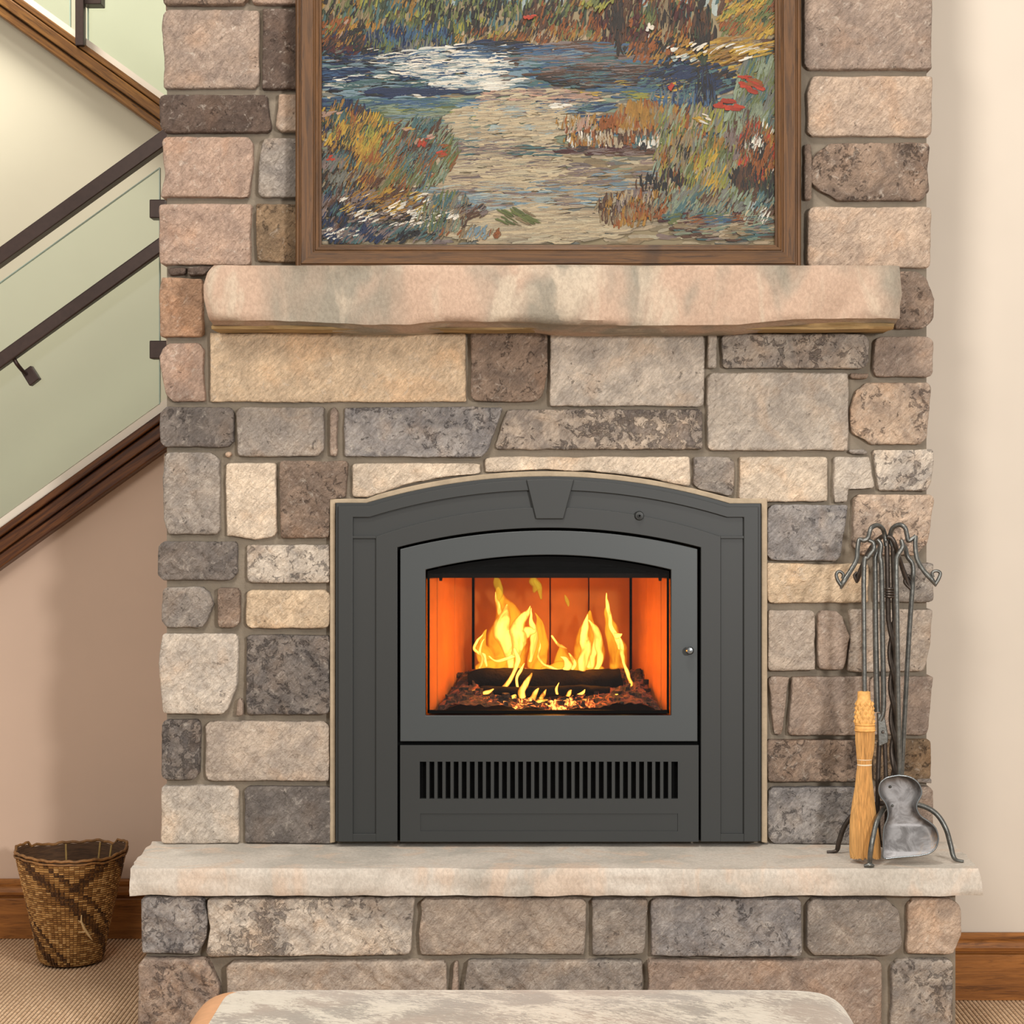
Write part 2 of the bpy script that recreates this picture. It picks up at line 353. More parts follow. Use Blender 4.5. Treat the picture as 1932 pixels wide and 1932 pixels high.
def baseboard(name, x0, x1, Y, ztop):
    # profile (y out from wall, z): plain board, groove, cap moulding
    P = [(0, 0), (0.020, 0), (0.020, ztop*0.66), (0.0175, ztop*0.68), (0.010, ztop*0.70), (0.010, ztop*0.715), (0.022, ztop*0.74), (0.024, ztop*0.79),
         (0.018, ztop*0.86), (0.014, ztop*0.88), (0.016, ztop*0.92), (0.016, ztop*0.97), (0.010, ztop), (0, ztop)]
    mb = MB(); n = len(P)
    mb.add([(x0, Y - p[0], p[1]) for p in P] + [(x1, Y - p[0], p[1]) for p in P], [[i, (i+1) % n, n+(i+1) % n, n+i] for i in range(n)] + [list(range(n)), list(range(n, 2*n))[::-1]])
    return tag(mb.build(name, M['base_wood']), kind='structure')
baseboard('baseboard_left', xof(-420, YL), CXL, YL, 0.182)
baseboard('baseboard_right', CXR + 0.0, 3.4, YR, 0.181)

# ------------------------------------------------------------------ staircase
def sloped(mb, f, px0, px1, o0, o1, Yf, Yb, mi=0):
    A0, A1, B0, B1 = f(px0, o0), f(px1, o0), f(px0, o1), f(px1, o1); mb.prism([B0, B1, A1, A0], Yf, Yb, mi)
def fL(Y):   # a line of the lower flight at depth Y; off is pixels below the top of the wood
    return lambda px, off: (xof(px, Y), zof(997 - 0.718 * px + off, Y))
def fU(Y): return lambda px, off: (xof(px, Y), zof(-31 + 0.72 * px + off, Y))
f = fL(6.0)
root = empty('stair_stringer', (*at(-50, 1040, 6.0)[:2], 0.9), 'dark stained wooden stringer rising to the right toward the stone chimney, below the long handrail', 'stair trim')
for nm, o0, o1, yf in (('cap_moulding', 0, 17, 5.985), ('trim_board', 20, 46, 6.0), ('groove_board', 44, 52, 6.02), ('lower_moulding', 50, 75, 5.995)):
    mb = MB(); sloped(mb, f, -380, 432, o0, o1, yf, 6.069); mb.build(nm, M['stringer_lo'], root, bevel=0.004)
mb = MB(); sloped(mb, f, -380, 432, 15, 72, 6.03, 6.069); mb.build('backing_board', M['stringer_lo'], root)
mb = MB(); sloped(mb, f, -380, 432, -22, 1, 6.02, 6.069); mb.build('cream_cap', M['trim_light'], root)
root['label'] = 'lower stair stringer of dark stained wood rising right toward the chimney under the handrail'

rl = empty('glass_balustrade', (xof(0, 6.0), 6.0, 1.3), 'glass balustrade of the lower flight, under the sloping dark metal top rail', 'balustrade')
def fR(Y): return lambda px, off: (xof(px, Y), zof(470 - 0.72 * px + off, Y))
mb = MB(); sloped(mb, fR(6.0), -380, 432, 0, 33, 5.975, 6.03); mb.build('top_rail', M['railmetal'], rl, bevel=0.003)
mb = MB(); A = fR(6.02); 
mb.prism([fL(6.02)(-380, -18), fL(6.02)(301, -18), A(301, 64), A(-380, 64)], 6.02, 6.032); mb.build('glass_panel', M['glass'], rl)
mb = MB(); sloped(mb, A, -380, 301, 62.2, 64, 6.019, 6.033); mb.box(xof(300.2, 6.02), xof(302, 6.02), 6.019, 6.033, fL(6.02)(301, -18)[1], A(301, 63)[1])
mb.build('glass_edge', M['glass_edge'], rl)
for cy in ((377, 412), (643, 677)):
    mb = MB(); mb.box(xof(283, 6.0), xof(318, 6.0), 5.99, 6.05, zof(cy[1], 6.0), zof(cy[0], 6.0)); mb.build('glass_clamp', M['railmetal'], rl, bevel=0.003)
hr = empty('handrail', (xof(0, 5.92), 5.92, 1.8), 'thin dark metal handrail mid height across the lower glass, with small bracket', 'handrail')
def fH(Y): return lambda px, off: (xof(px, Y), zof(667 - 0.72 * px + off, Y))
mb = MB(); sloped(mb, fH(5.92), -380, 432, 0, 31, 5.90, 5.94); mb.build('rail', M['railmetal'], hr, bevel=0.004)
br = MB(); pxtube(br, [(26, 676, 4.0, 5.92), (33, 688, 4.0, 5.92), (45, 702, 4.0, 5.96), (50, 705, 4.5, 6.0)], 5.92, seg=8)
bro = br.build('bracket', M['railmetal'], hr, smooth=True)
mb = MB(); mb.prism([(xof(p[0], 6.0), zof(p[1], 6.0)) for p in ((42, 703), (60, 690), (76, 715), (58, 729))], 5.985, 6.02); mb.build('bracket_plate', M['railmetal'], bro, bevel=0.003)

f = fU(7.12)
root = empty('stair_stringer', (xof(0, 7.12), 7.12, 3.0), 'upper stair stringer of brown wood falling right from the top left corner', 'stair trim')
for nm, o0, o1, yf in (('cap_moulding', 0, 14, 7.10), ('trim_board', 16, 40, 7.09), ('lower_moulding', 43, 61, 7.10)):
    mb = MB(); sloped(mb, f, -800, 515, o0, o1, yf, 7.199); mb.build(nm, M['stringer_up'], root, bevel=0.004)
mb = MB(); sloped(mb, f, -800, 515, 10, 58, 7.125, 7.199); mb.build('backing_board', M['stringer_up'], root)
mb = MB(); sloped(mb, f, -800, 515, -14, 1, 7.13, 7.199); mb.build('cream_cap', M['trim_light'], root)
ru = empty('glass_balustrade', (xof(150, 7.15), 7.15, 3.0), 'glass balustrade of the upper flight at the top left, with dark square post', 'balustrade')
mb = MB(); mb.box(xof(144, 7.1), xof(160, 7.1), 7.08, 7.12, zof(88, 7.1), zof(-420, 7.1)); mb.build('post', M['railmetal'], ru, bevel=0.003)
for a, b in ((-420, 133), (166, 360)):
    mb = MB(); g = fU(7.16); mb.prism([g(a, -12), g(b, -12), (g(b, 0)[0], zof(-420 if b < 150 else -300, 7.16)), (g(a, 0)[0], zof(-900 if b < 150 else -440, 7.16))], 7.155, 7.167); mb.build('glass_panel', M['glass'], ru)
mb = MB()
mb.box(xof(132, 7.16), xof(133.6, 7.16), 7.154, 7.168, zof(52, 7.16), zof(-420, 7.16)); mb.box(xof(165.4, 7.16), xof(167, 7.16), 7.154, 7.168, zof(76, 7.16), zof(-420, 7.16)); mb.build('glass_edge', M['glass_edge'], ru)
mb = MB(); mb.box(xof(158, 7.12), xof(193, 7.12), 7.10, 7.17, zof(10, 7.12), zof(-24, 7.12)); mb.build('glass_clamp', M['railmetal'], ru, bevel=0.003)
mb = MB(); g = lambda px, off: (xof(px, 7.1), zof(-400 + 0.72 * px + off, 7.1)); sloped(mb, g, -800, 515, 0, 33, 7.07, 7.13); mb.build('top_rail', M['railmetal'], ru)

# ------------------------------------------------------------------ stones
KIND = dict(T=(186,166,148), P=(176,152,136), C=(218,202,182), Y=(212,190,162), L=(194,184,172), G=(154,146,138), D=(122,115,110),
            B=(146,142,140), W=(142,124,110), K=(98,84,76), O=(140,118,94), N=(178,165,152), R=(160,143,130), H=(178,144,118))
def resample(P, ts):
    L = [0]
    for i in range(len(P)-1): L.append(L[-1] + math.hypot(P[i+1][0]-P[i][0], P[i+1][1]-P[i][1]))
    out = []
    for t in ts:
        d = t * L[-1]; i = 0
        while i < len(L)-2 and L[i+1] < d: i += 1
        k = (d - L[i]) / max(L[i+1]-L[i], 1e-9); out.append((P[i][0]+(P[i+1][0]-P[i][0])*k, P[i][1]+(P[i+1][1]-P[i][1])*k))
    return out
SEED = [0]
def stone(parent, Y, rect, kind, mot, t=(), r=(), b=(), l=(), tl=None, tr=None, br=None, bl=None, rad=0.0055, back=0.05, bulge=None, rough=1.0):
    SEED[0] += 1; rnd = random.Random(SEED[0] * 77 + 5); sd = Vector((rnd.uniform(-99, 99), rnd.uniform(-99, 99), rnd.uniform(-99, 99)))
    x0, y0, x1, y1 = rect; tl = tl or (x0, y0); tr = tr or (x1, y0); br = br or (x1, y1); bl = bl or (x0, y1)
    Yf = Y - rnd.uniform(-0.004, 0.008)
    W = abs(x1 - x0) / F * Y; H = abs(y1 - y0) / F * Y; res = 0.0065
    def params(L):
        n = max(2, int(L / res)); e = [0, 0.0014/L, 0.004/L]; m = [k / n for k in range(n+1) if 0.008/L < k/n < 1 - 0.008/L]
        return e + m + [1 - q for q in e[::-1]]
    us, vs = params(W), params(H)
    Tp = resample([tl, *t, tr], us); Bp = resample([bl, *b, br], us); Lp = resample([tl, *l, bl], vs); Rp = resample([tr, *r, br], vs)
    mb = MB(); V = []; rr = min(rad, W*0.3, H*0.3) * rnd.uniform(0.5, 1.3); crn = [rnd.uniform(0.3, 1.6) for _ in range(4)]
    tiltx, tiltz = rnd.uniform(-0.010, 0.010), rnd.uniform(-0.012, 0.012)
    for j, v in enumerate(vs):
        for i, u in enumerate(us):
            px_ = (1-v)*Tp[i][0]+v*Bp[i][0]+(1-u)*Lp[j][0]+u*Rp[j][0]-((1-u)*(1-v)*tl[0]+u*(1-v)*tr[0]+(1-u)*v*bl[0]+u*v*br[0])
            py_ = (1-v)*Tp[i][1]+v*Bp[i][1]+(1-u)*Lp[j][1]+u*Rp[j][1]-((1-u)*(1-v)*tl[1]+u*(1-v)*tr[1]+(1-u)*v*bl[1]+u*v*br[1])
            p = at(px_, py_, Y)
            du = min(u, 1-u) * W; dv = min(v, 1-v) * H
            ci = (0 if u < .5 else 1) + (0 if v < .5 else 2); R_ = rr * crn[ci]
            k = max(0, 1 - du/(2*R_)) * max(0, 1 - dv/(2*R_))
            p.x += (1 if u < .5 else -1) * k * k * R_ * 0.9; p.z += (-1 if v < .5 else 1) * k * k * R_ * 0.9
            q = Vector((p.x, p.z, 0)); jg = 0.0011 * max(0, 1 - min(du, dv)/0.01)
            p.x += noise.noise(q*90+sd)*jg; p.z += noise.noise(q*90-sd)*jg
            q = Vector((p.x, p.z, 0))
            p.x += noise.noise(q*24+sd)*0.0022 + noise.noise(q*8+sd)*0.0025; p.z += noise.noise(q*24-sd)*0.0018 + noise.noise(q*8-sd)*0.0015
            d = min(du, dv); bev = 0.006; e = min(d/bev, 1)
            dep = bev * 0.9 * (1 - math.sqrt(max(0, 1 - (1-e)**2)))
            fade = min(d/0.012, 1)
            rel = fbm(Vector((p.x*15, p.z*15, 0))+sd, 4) * 0.0085 * rough
            dg = Vector(((p.x*0.8+p.z*0.6)*70, (p.z*0.8-p.x*0.6)*26, 0)) + sd
            rel += noise.noise(dg) * 0.0034 * rough
            p.y = Yf + dep + rel * (0.25 + 0.75 * fade) + tiltx*(u-.5)*W*4 + tiltz*(v-.5)*H*4
            V.append(p)
    nu, nv = len(us), len(vs)
    Fc = [[j*nu+i, j*nu+i+1, (j+1)*nu+i+1, (j+1)*nu+i] for j in range(nv-1) for i in range(nu-1)]
    loop = [i for i in range(nu)] + [j*nu+nu-1 for j in range(1, nv)] + [(nv-1)*nu+i for i in range(nu-2, -1, -1)] + [j*nu for j in range(nv-2, 0, -1)]
    base = len(V)
    for q in loop: V.append(Vector((V[q].x, Yf + back, V[q].z)))
    m = len(loop)
    for i in range(m): Fc.append([loop[(i+1) % m], loop[i], base+i, base+(i+1) % m])
    mb.add(V, Fc)
    c = V[(nv//2)*nu + nu//2]
    o = mb.build('stone', M['stone'], parent, smooth=45, origin=(c.x, Yf, c.z), recalc=False)
    kc = KIND[kind]; j = rnd.uniform(0.96, 1.04)
    o.color = (s2l(kc[0]*j), s2l(kc[1]*j), s2l(kc[2]*j), mot)
    return o

YS = 4.998
ch = empty('chimney_breast', (0, 5.1, 0), 'tall chimney breast faced in mixed tan and grey split stone around the fire', 'fireplace')
# mortared core with an opening for the insert
mb = MB(); zt = 3.3; zo = zof(985, 5.03); xl, xr = xof(664, 5.03), xof(1408, 5.03); z0 = 0.0
FC = 5.022
mb.box(CXL, xl, FC, 5.44, z0, zt); mb.box(xr, CXR - 0.001, FC, 5.346, z0, zt); mb.box(xl, xr, FC, 5.45, zo, zt); mb.box(xl, xr, FC, 5.45, z0, zof(1588, 5.0))
mb.box(CXL, xr, 5.44, 8.345, z0, zt)
mb.build('mortar_core', M['mortar'], ch)
S = lambda *a, **k: stone(ch, YS, *a, **k)
# left column above the mantel
S((308,-100,467,9),'W',.4,back=.1); S((474,-100,640,8),'P',.1); S((308,18,488,166),'R',.25,l=[(304,50),(310,110)],back=.1); S((495,17,640,168),'K',.4)
S((302,179,508,250),'K',.5,tr=(505,180),br=(512,250),back=.1); S((520,179,640,248),'T',.2,tl=(526,177),bl=(520,248))
S((303,258,477,372),'P',.1,l=[(310,330)],r=[(477,310),(470,372)],br=(466,373),back=.1); S((488,261,640,372),'G',.35,tl=(497,261),l=[(488,310)])
S((301,385,475,500),'P',.1,l=[(301,420)],r=[(472,440),(474,500)],back=.1); S((482,385,640,494),'O',.5)
S((316,504,350,519),'K',.2); S((354,503,402,520),'K',.3,br=(384,520))
S((302,523,387,636),'H',.25,tl=(305,523),l=[(301,560)],tr=(380,526),br=(385,635),back=.1); S((301,647,386,757),'P',.15,tl=(312,647),l=[(300,672),(307,720)],bl=(316,757),r=[(382,690)],rough=1.5,back=.1,rad=.012)
# right column above the mantel
S((1517,-100,1757,131),'R',.25,rough=.7,back=.1); S((1524,143,1759,257),'T',.15,tl=(1534,143),l=[(1522,175)],rough=.8,back=.1); S((1529,268,1755,378),'W',.75,l=[(1533,300),(1529,340)],tl=(1548,270),bl=(1560,379),r=[(1749,320)],rough=1.4,back=.1,rad=.012)
S((1518,270,1532,377),'W',.2)
S((1524,391,1757,505),'T',.15,rough=.7,back=.1); S((1690,513,1763,620),'W',.6,r=[(1750,525),(1764,565),(1762,600)],tr=(1735,513),br=(1745,620),rough=1.5,back=.1)
# row under the mantel
S((396,628,879,758),'Y',.05,rough=.55,rad=.004); S((888,626,1035,758),'W',.55,r=[(1033,700),(1026,735)],br=(1018,757)); S((1038,626,1329,766),'L',.30,rough=.9,rad=.006)
S((1337,627,1353,695),'L',.1); S((1362,630,1638,695),'G',.70,rough=1.5); S((1650,635,1760,711),'R',.25,l=[(1647,690)],back=.1)
S((1604,704,1638,714),'W',.1)
# second row
S((303,768,440,843),'D',.55,back=.1); S((447,768,612,861),'G',.30); S((622,768,636,861),'R',.2)
S((648,768,935,862),'B',.60,tr=(948,768),r=[(938,800),(920,850)],br=(908,862),rough=1.5); S((935,772,1326,848),'N',.95,tl=(957,772),bl=(932,848),rough=1.7)
S((1335,703,1601,850),'L',.18,rough=.8,rad=.006); S((1607,722,1758,838),'T',.75,tl=(1618,722),l=[(1605,770),(1607,815)],bl=(1622,838),br=(1748,838),rough=1.5,rad=.012,back=.1)
S((1602,848,1637,857),'G',.1); S((1648,848,1761,928),'L',.70,bl=(1658,925),r=[(1762,870),(1758,910)],br=(1748,927),rough=1.5,back=.1)
S((1573,862,1640,948),'L',.10,r=[(1650,920),(1601,922)],br=(1600,948),rad=.003)
S((1396,862,1562,946),'C',.05,rough=1.1); S((1309,862,1386,935),'G',.45,br=(1385,938),bl=(1309,921),b=[(1350,929)],rough=1.4)
S((1608,934,1762,1048),'T',.60,rough=1.4,tl=(1612,934),bl=(1606,1048),br=(1748,1048),back=.1,rad=.012); S((1448,952,1600,1057),'B',.45,br=(1585,1058),rough=1.7,rad=.011)
S((1448,1063,1640,1138),'Y',.12,rough=1.2); S((1649,1062,1761,1136),'G',.6,back=.1,rough=1.4)
S((1450,1152,1538,1265),'N',.15); S((1543,1152,1602,1263),'R',.2,tr=(1585,1152),r=[(1603,1200)],br=(1592,1263),rad=.006); S((1600,1150,1761,1267),'N',.3,tl=(1603,1150),l=[(1605,1200)],bl=(1600,1267),r=[(1757,1200)],br=(1744,1267),rough=1.4,back=.1)
S((1450,1277,1488,1387),'R',.15,br=(1476,1387),bl=(1460,1387)); S((1494,1277,1640,1387),'R',.25,bl=(1487,1387)); S((1640.5,1277,1762,1387),'R',.35,br=(1750,1387),rough=1.3,back=.1,rad=.004)
S((1448,1396,1640,1474),'W',.7,rough=1.3); S((1648,1396,1757,1474),'O',.7,rough=1.5,back=.1)
S((1449,1485,1634,1592),'B',.6,rough=1.5); S((1641,1485,1761,1592),'R',.3,back=.1,rough=1.3)
S((1730,1470,1757,1478),'G',.3,back=.1)
# left column, beside the insert
S((307,853,415,1008),'G',.35,tl=(312,853),tr=(402,853),r=[(415,868)],l=[(306,900),(308,980)],bl=(316,1008),rough=1.2,back=.1); S((423,853,437,863),'T',.1)
S((426,873,520,1012),'C',.10,b=[(440,1011),(480,1018),(510,1015)],rough=.8,rad=.004); S((528,869,656,1015),'W',.45,r=[(652,938),(623,942)],br=(622,1015),rough=1.3,rad=.004)
S((664,874,907,938),'C',.05,bl=(664,937),b=[(696,937),(780,911),(850,898)],br=(907,893),rad=.004,rough=.8); S((915,862,1301,915),'C',.06,bl=(915,891),b=[(1030,886),(1120,889),(1220,901)],br=(1302,919),rad=.004,rough=.8)
S((299,1022,448,1095),'D',.45,l=[(298,1060)],rough=1.4,back=.1,rad=.012); S((465,1028,621,1100),'L',.70,rough=1.4)
S((305,1108,400,1184),'G',.40,r=[(402,1140)],tr=(392,1108),br=(384,1184),rad=.012,back=.1); S((411,1109,453,1184),'W',.4); S((464,1113,622,1186),'Y',.12,rough=1.3)
S((300,1196,450,1348),'L',.25,l=[(298,1250)],tl=(306,1196),bl=(308,1346),r=[(447,1290)],br=(426,1348),rough=1.2,back=.1); S((444,1318,458,1351),'R',.1,tl=(450,1318)); S((464,1199,622,1348),'D',.7,rough=1.5)
S((305,1358,377,1472),'D',.65,rough=1.5,back=.1); S((387,1361,620,1474),'N',.25,rough=1.1); S((303,1483,450,1592),'L',.18,rough=1.3,back=.1); S((461,1485,628,1592),'D',.35,rough=1.2)

# stones on the left return of the chimney, facing the stair
rnd = random.Random(21); zc_ = 0.02
while zc_ < 2.9:
    hgt = rnd.choice([0.11, 0.15, 0.20]); y_ = 5.14
    while y_ < 6.0:
        wd_ = min(rnd.uniform(0.22, 0.46), 6.04 - y_)
        if 6.04 - y_ - wd_ < 0.16: wd_ = 6.04 - y_
        o = stone(ch, YS, (1000, 1000, 1000 + (wd_-0.02)*F/YS, 1000 + (hgt-0.02)*F/YS), rnd.choice('TPLGDWNR'), rnd.uniform(.1, .6))
        o.rotation_euler.z = -PI/2; o.location = Vector((CXL - 0.024, y_ + wd_/2, zc_ + hgt/2)) - WLOC[ch]
        y_ += wd_
    zc_ += hgt
# pale mortar bead hugging the insert
def arc(x0, y0, x1, y1, ytop, n):      # circular arc in pixels through both ends with crown height ytop
    c = (x0 + x1) / 2; h = (x1 - x0) / 2; ym = (y0 + y1) / 2; s = ym - ytop; R = (h*h + s*s) / (2*s); a = math.asin(h / R); out = []
    for i in range(n+1):
        q = -a + 2*a*i/n; out.append((c + R*math.sin(q), ytop + R*(1-math.cos(q)) + (y0-ym)*(1-2*i/n)))
    return out
NA = 32
def W2(P, Y): return [(xof(p[0], Y), zof(p[1], Y)) for p in P]
outer = [(633,1588),(633,949),(692,949)] + arc(692,949,1376,950,899,NA)[1:-1] + [(1376,950),(1436,950),(1436,1588)]
beadP = [(623,1590),(623,941),(692,941)] + [(x, y-10) for x, y in arc(692,949,1376,950,899,NA)[1:-1]] + [(1380,940),(1447,941),(1447,1590)]
mb = MB(); mb.strip(W2(beadP, 5.0), W2(outer, 5.0), 4.992, 5.03); mb.build('mortar_bead', M['bead'], ch, bevel=0.002)

# ------------------------------------------------------------------ mantel slab and hearth
def rough_block(x0, x1, yf, yb, z0, z1, res, fn):
    """closed grid block; fn(p, face) returns the displaced point"""
    mb = MB(); nx, ny, nz = max(2, int((x1-x0)/res)), max(2, int((yb-yf)/res)), max(2, int((z1-z0)/res)); idx = {}
    def vid(i, j, k):
        if (i, j, k) not in idx:
            idx[(i, j, k)] = len(mb.v); p = Vector((x0+(x1-x0)*i/nx, yf+(yb-yf)*j/ny, z0+(z1-z0)*k/nz)); mb.v.append(fn(p, i/nx, j/ny, k/nz))
        return idx[(i, j, k)]
    def q(a): mb.f.append(a); mb.mi.append(0)
    for i in range(nx):
        for k in range(nz): q([vid(i,0,k), vid(i+1,0,k), vid(i+1,0,k+1), vid(i,0,k+1)]); q([vid(i,ny,k+1), vid(i+1,ny,k+1), vid(i+1,ny,k), vid(i,ny,k)])
    for j in range(ny):
        for k in range(nz): q([vid(0,j+1,k), vid(0,j,k), vid(0,j,k+1), vid(0,j+1,k+1)]); q([vid(nx,j,k), vid(nx,j+1,k), vid(nx,j+1,k+1), vid(nx,j,k+1)])
    for i in range(nx):
        for j in range(ny): q([vid(i,j,nz), vid(i+1,j,nz), vid(i+1,j+1,nz), vid(i,j+1,nz)]); q([vid(i,j+1,0), vid(i+1,j+1,0), vid(i+1,j,0), vid(i,j,0)])
    return mb
def lerp_list(P, x):
    if x <= P[0][0]: return P[0][1]
    for a, b in zip(P, P[1:]):
        if x <= b[0]: return a[1] + (b[1]-a[1]) * (x-a[0]) / (b[0]-a[0])
    return P[-1][1]
def scallop(x, z, sc, sd):      # conchoidal chips: broad shallow shells meeting in ridges
    a = noise.noise(Vector((x*sc + z*1.6, z*2.0, sd))); b = noise.noise(Vector((x*sc*2.1 - z*3, z*4.0, sd+9)))
    return abs(a)*1.0 + abs(b)*0.4
YM = 4.80
mx0, mx1 = xof(386, YM), xof(1702, YM); mz1 = zof(499.5, YM); mz0 = zof(618, YM)
BOT = [(386,604),(470,604),(560,605),(620,609),(680,612),(770,612),(830,606),(900,606),(1000,607),(1050,613),(1130,614),(1280,613),(1400,612),(1455,606),(1500,602),(1600,599),(1702,600)]
LE = [(500,402),(515,392),(545,385),(575,386),(605,392),(618,394)]
RE = [(500,1701),(540,1703),(565,1705),(590,1700),(618,1700)]
def mantel_fn(p, u, v, k):
    py = VY + (EYE - p.z) / YM * F
    bz = zof(lerp_list(BOT, VX + p.x / YM * F), YM)          # ragged bottom arris of the front face
    p.z = bz + (mz1 - bz) * k
    if v > 0.12: p.z -= (1-k) * min(1, (v-0.12)/0.25) * 0.012
    xl_ = xof(lerp_list(LE, py), YM); xr_ = xof(lerp_list(RE, py), YM)
    p.x = xl_ + (xr_ - xl_) * u
    s = scallop(p.x, p.z, 3.0, 4.0)
    edge = min(1, k/0.08, (1-k)/0.05)
    if v < 0.5: p.y += (0.060 * (0.40 - s) * (1-2*v) * 1.0) * (0.55+0.45*edge) + 0.006 * (1-edge) * (1-2*v)
    p.y += fbm(Vector((p.x*22, p.z*22, v*9)), 3) * 0.0022
    p.z += fbm(Vector((p.x*18, p.y*18, 3)), 3) * 0.003 * (1-k)
    e2 = min(u, 1-u) * (mx1-mx0)
    if e2 < 0.02 and v < 0.5: p.y += (0.02-e2) * 0.6 * (1-2*v)
    return p
mt = empty('stone_mantel', (0, 4.9, mz0), 'thick pinkish sandstone mantel slab projecting beneath the painting', 'mantel')
rough_block(mx0, mx1, YM, 5.05, mz0, mz1, 0.011, mantel_fn).build('mantel_slab', M['mantel'], mt, smooth=50, recalc=False, origin=(0, 4.9, mz0))
# layered ledge of stone showing beneath the mantel
def ledge_fn(p, u, v, k):
    lay = math.floor((p.z*1.0) / 0.006 + noise.noise(Vector((p.x*3, 0, 1)))*1.5)
    p.y += noise.noise(Vector((p.x*7, lay*3.7, 2))) * 0.018 * (1 if v < .5 else 0)
    p.z += noise.noise(Vector((p.x*5, p.y*9, 5))) * 0.003 * (1-k); return p
rough_block(xof(398, 4.86), xof(1688, 4.86), 4.875, 5.03, zof(621, 4.875), zof(602, 4.875), 0.006, ledge_fn).build('mantel_ledge', M['ledge'], mt, smooth=40, recalc=False)

he = empty('hearth', (0, 4.85, 0), 'raised stone hearth bench with a pale slab top in front of the fire', 'hearth')
YH = 4.676; ht = EYE - 0.9165; hb = zof(1691.5, YH)
def slab_fn(p, u, v, k):
    xl_ = xof(243 if k > 0 else 243, YH) * (1-v) + v * xof(285, 5.02); xr_ = (xof(1849 + 7*(1-k), YH)) * (1-v) + v * xof(1800, 5.02)
    p.x = xl_ + (xr_-xl_) * u
    s = scallop(p.x, p.z, 4.0, 8.0); edge = min(1, k/0.12, (1-k)/0.12)
    if v < 0.35:
        g = 1 - v/0.35; p.y += g * (0.024 * (0.4 - s) + 0.004 * (1-edge) + fbm(Vector((p.x*30, p.z*30, 0)), 3) * 0.003 + 0.010*max(0, noise.noise(Vector((p.x*6, k*2, 7)))))
    if k < 0.5: p.z += fbm(Vector((p.x*14, 0, 4)), 3) * 0.004 * (1-2*k)
    p.z += fbm(Vector((p.x*5, p.y*6, 1)), 3) * 0.0022 * k
    e2 = min(u, 1-u)
    if e2 < 0.012: p.x += (1 if u < .5 else -1) * noise.noise(Vector((p.y*22, p.z*30, u*5))) * 0.006
    return p
sl = rough_block(-1, 1, YH, 5.04, hb, ht, 0.010, slab_fn).build('hearth_slab', M['hearth_slab'], he, smooth=50, recalc=False, origin=(0, 4.85, hb))
sl['label'] = 'pale sandstone hearth slab'
YB = 4.705
mb = MB(); mb.box(xof(276, 4.73), xof(1803, 4.73), 4.733, 5.03, 0, hb + 0.004); mb.build('mortar_core', M['mortar'], he)
HS = lambda *a, **k: stone(he, YB, *a, **k)
HS((267,1693,385,1800),'B',.65,r=[(392,1730),(388,1770)],rough=1.8,br=(372,1800),rad=.006,back=.1); HS((392,1695,782,1803),'L',.70,l=[(394,1725),(398,1750)],bl=(388,1802),br=(775,1803),rough=1.4)
HS((792,1696,1108,1803),'N',.22,l=[(795,1720),(790,1760)],br=(1102,1803),rough=1.2); HS((1117,1697,1222,1803),'G',.30,br=(1215,1800)); HS((1229,1697,1512,1804),'B',.50,rough=1.3)
HS((1522,1697,1696,1803),'G',.20,tl=(1524,1697),tr=(1695,1697),r=[(1702,1780)],rad=.010); HS((1713,1697,1806,1800),'T',.15,r=[(1813,1720),(1813,1765)],br=(1800,1800),rough=1.2,back=.1)
HS((262,1809,410,2014),'R',.55,tr=(392,1808),r=[(402,1830),(414,1860)],rough=1.8,back=.1); HS((428,1814,843,1905),'N',.20,rough=1.4); HS((848,1816,864,1905),'R',.1,tl=(855,1816))
HS((868,1813,1212,1905),'G',.35,tl=(884,1813),rough=1.3); HS((1222,1812,1664,1950),'R',.22,rough=1.2); HS((1682,1812,1799,2014),'G',.60,rough=1.7,back=.1)
HS((428,1915,760,2014),'N',.3); HS((772,1915,1080,2014),'B',.4); HS((1090,1915,1212,2014),'T',.2); HS((1222,1960,1664,2014),'G',.3)

# ------------------------------------------------------------------ fireplace insert
YI = 4.965
ins = empty('fireplace_insert', (xof(1035, YI), YI, zof(1588, YI)), 'charcoal steel wood-burning fireplace insert with arched top, glass door and vent grille', 'fireplace insert')
doorO = [(750,1588),(750,1031)] + arc(750,1031,1322,1031,995,NA+2)[1:-1] + [(1322,1031),(1322,1588)]
def n2(P, n): return P if len(P) == n else P
n0 = len(outer)
def ringpts(xa, ya, xb, ytop, yb_, xs, foot=1588):   # same count as outer: foot, corner, arc start ... mirrored
    return [(xa, foot), (xa, ya), (xs, ya)] + arc(xs, ya, 2069-xs, ya, ytop, NA)[1:-1] + [(2069-xs, ya), (2069-xa, ya), (2069-xa, foot)]
inner = [(750,1588),(750,1033)] + arc(750,1033,1322,1033,996,n0-3)[1:-1] + [(1322,1033),(1322,1588)]
mid1 = ringpts(666, 976, 0, 925, 0, 697); mid2 = ringpts(709, 1011, 0, 957, 0, 712)
mb = MB(); mb.strip(W2(outer, YI), W2(inner, YI), YI+0.006, 5.035); sur = mb.build('surround', M['iron'], ins, bevel=0.001)
mb = MB(); mb.strip(W2([(x + (5 if x < 900 else -5 if x > 1200 else 0), y + (6 if y < 1500 else 0)) for x, y in outer], YI), W2(mid1, YI), YI-0.003, YI+0.008); mb.build('outer_border', M['iron'], sur, bevel=0.0015)
mb = MB(); mb.strip(W2(mid2, YI), W2(inner, YI), YI-0.002, YI+0.008); mb.build('inner_border', M['iron'], sur, bevel=0.0015)
for xa, xb in ((666, 710), (1360, 1404)):
    for ya, yb in ((1011, 1016), (1573, 1588)):
        mb = MB(); mb.box(xof(xa-1, YI), xof(xb+1, YI), YI-0.001, YI+0.008, zof(yb, YI), zof(ya, YI)); mb.build('ledge', M['iron'], sur, bevel=0.001)
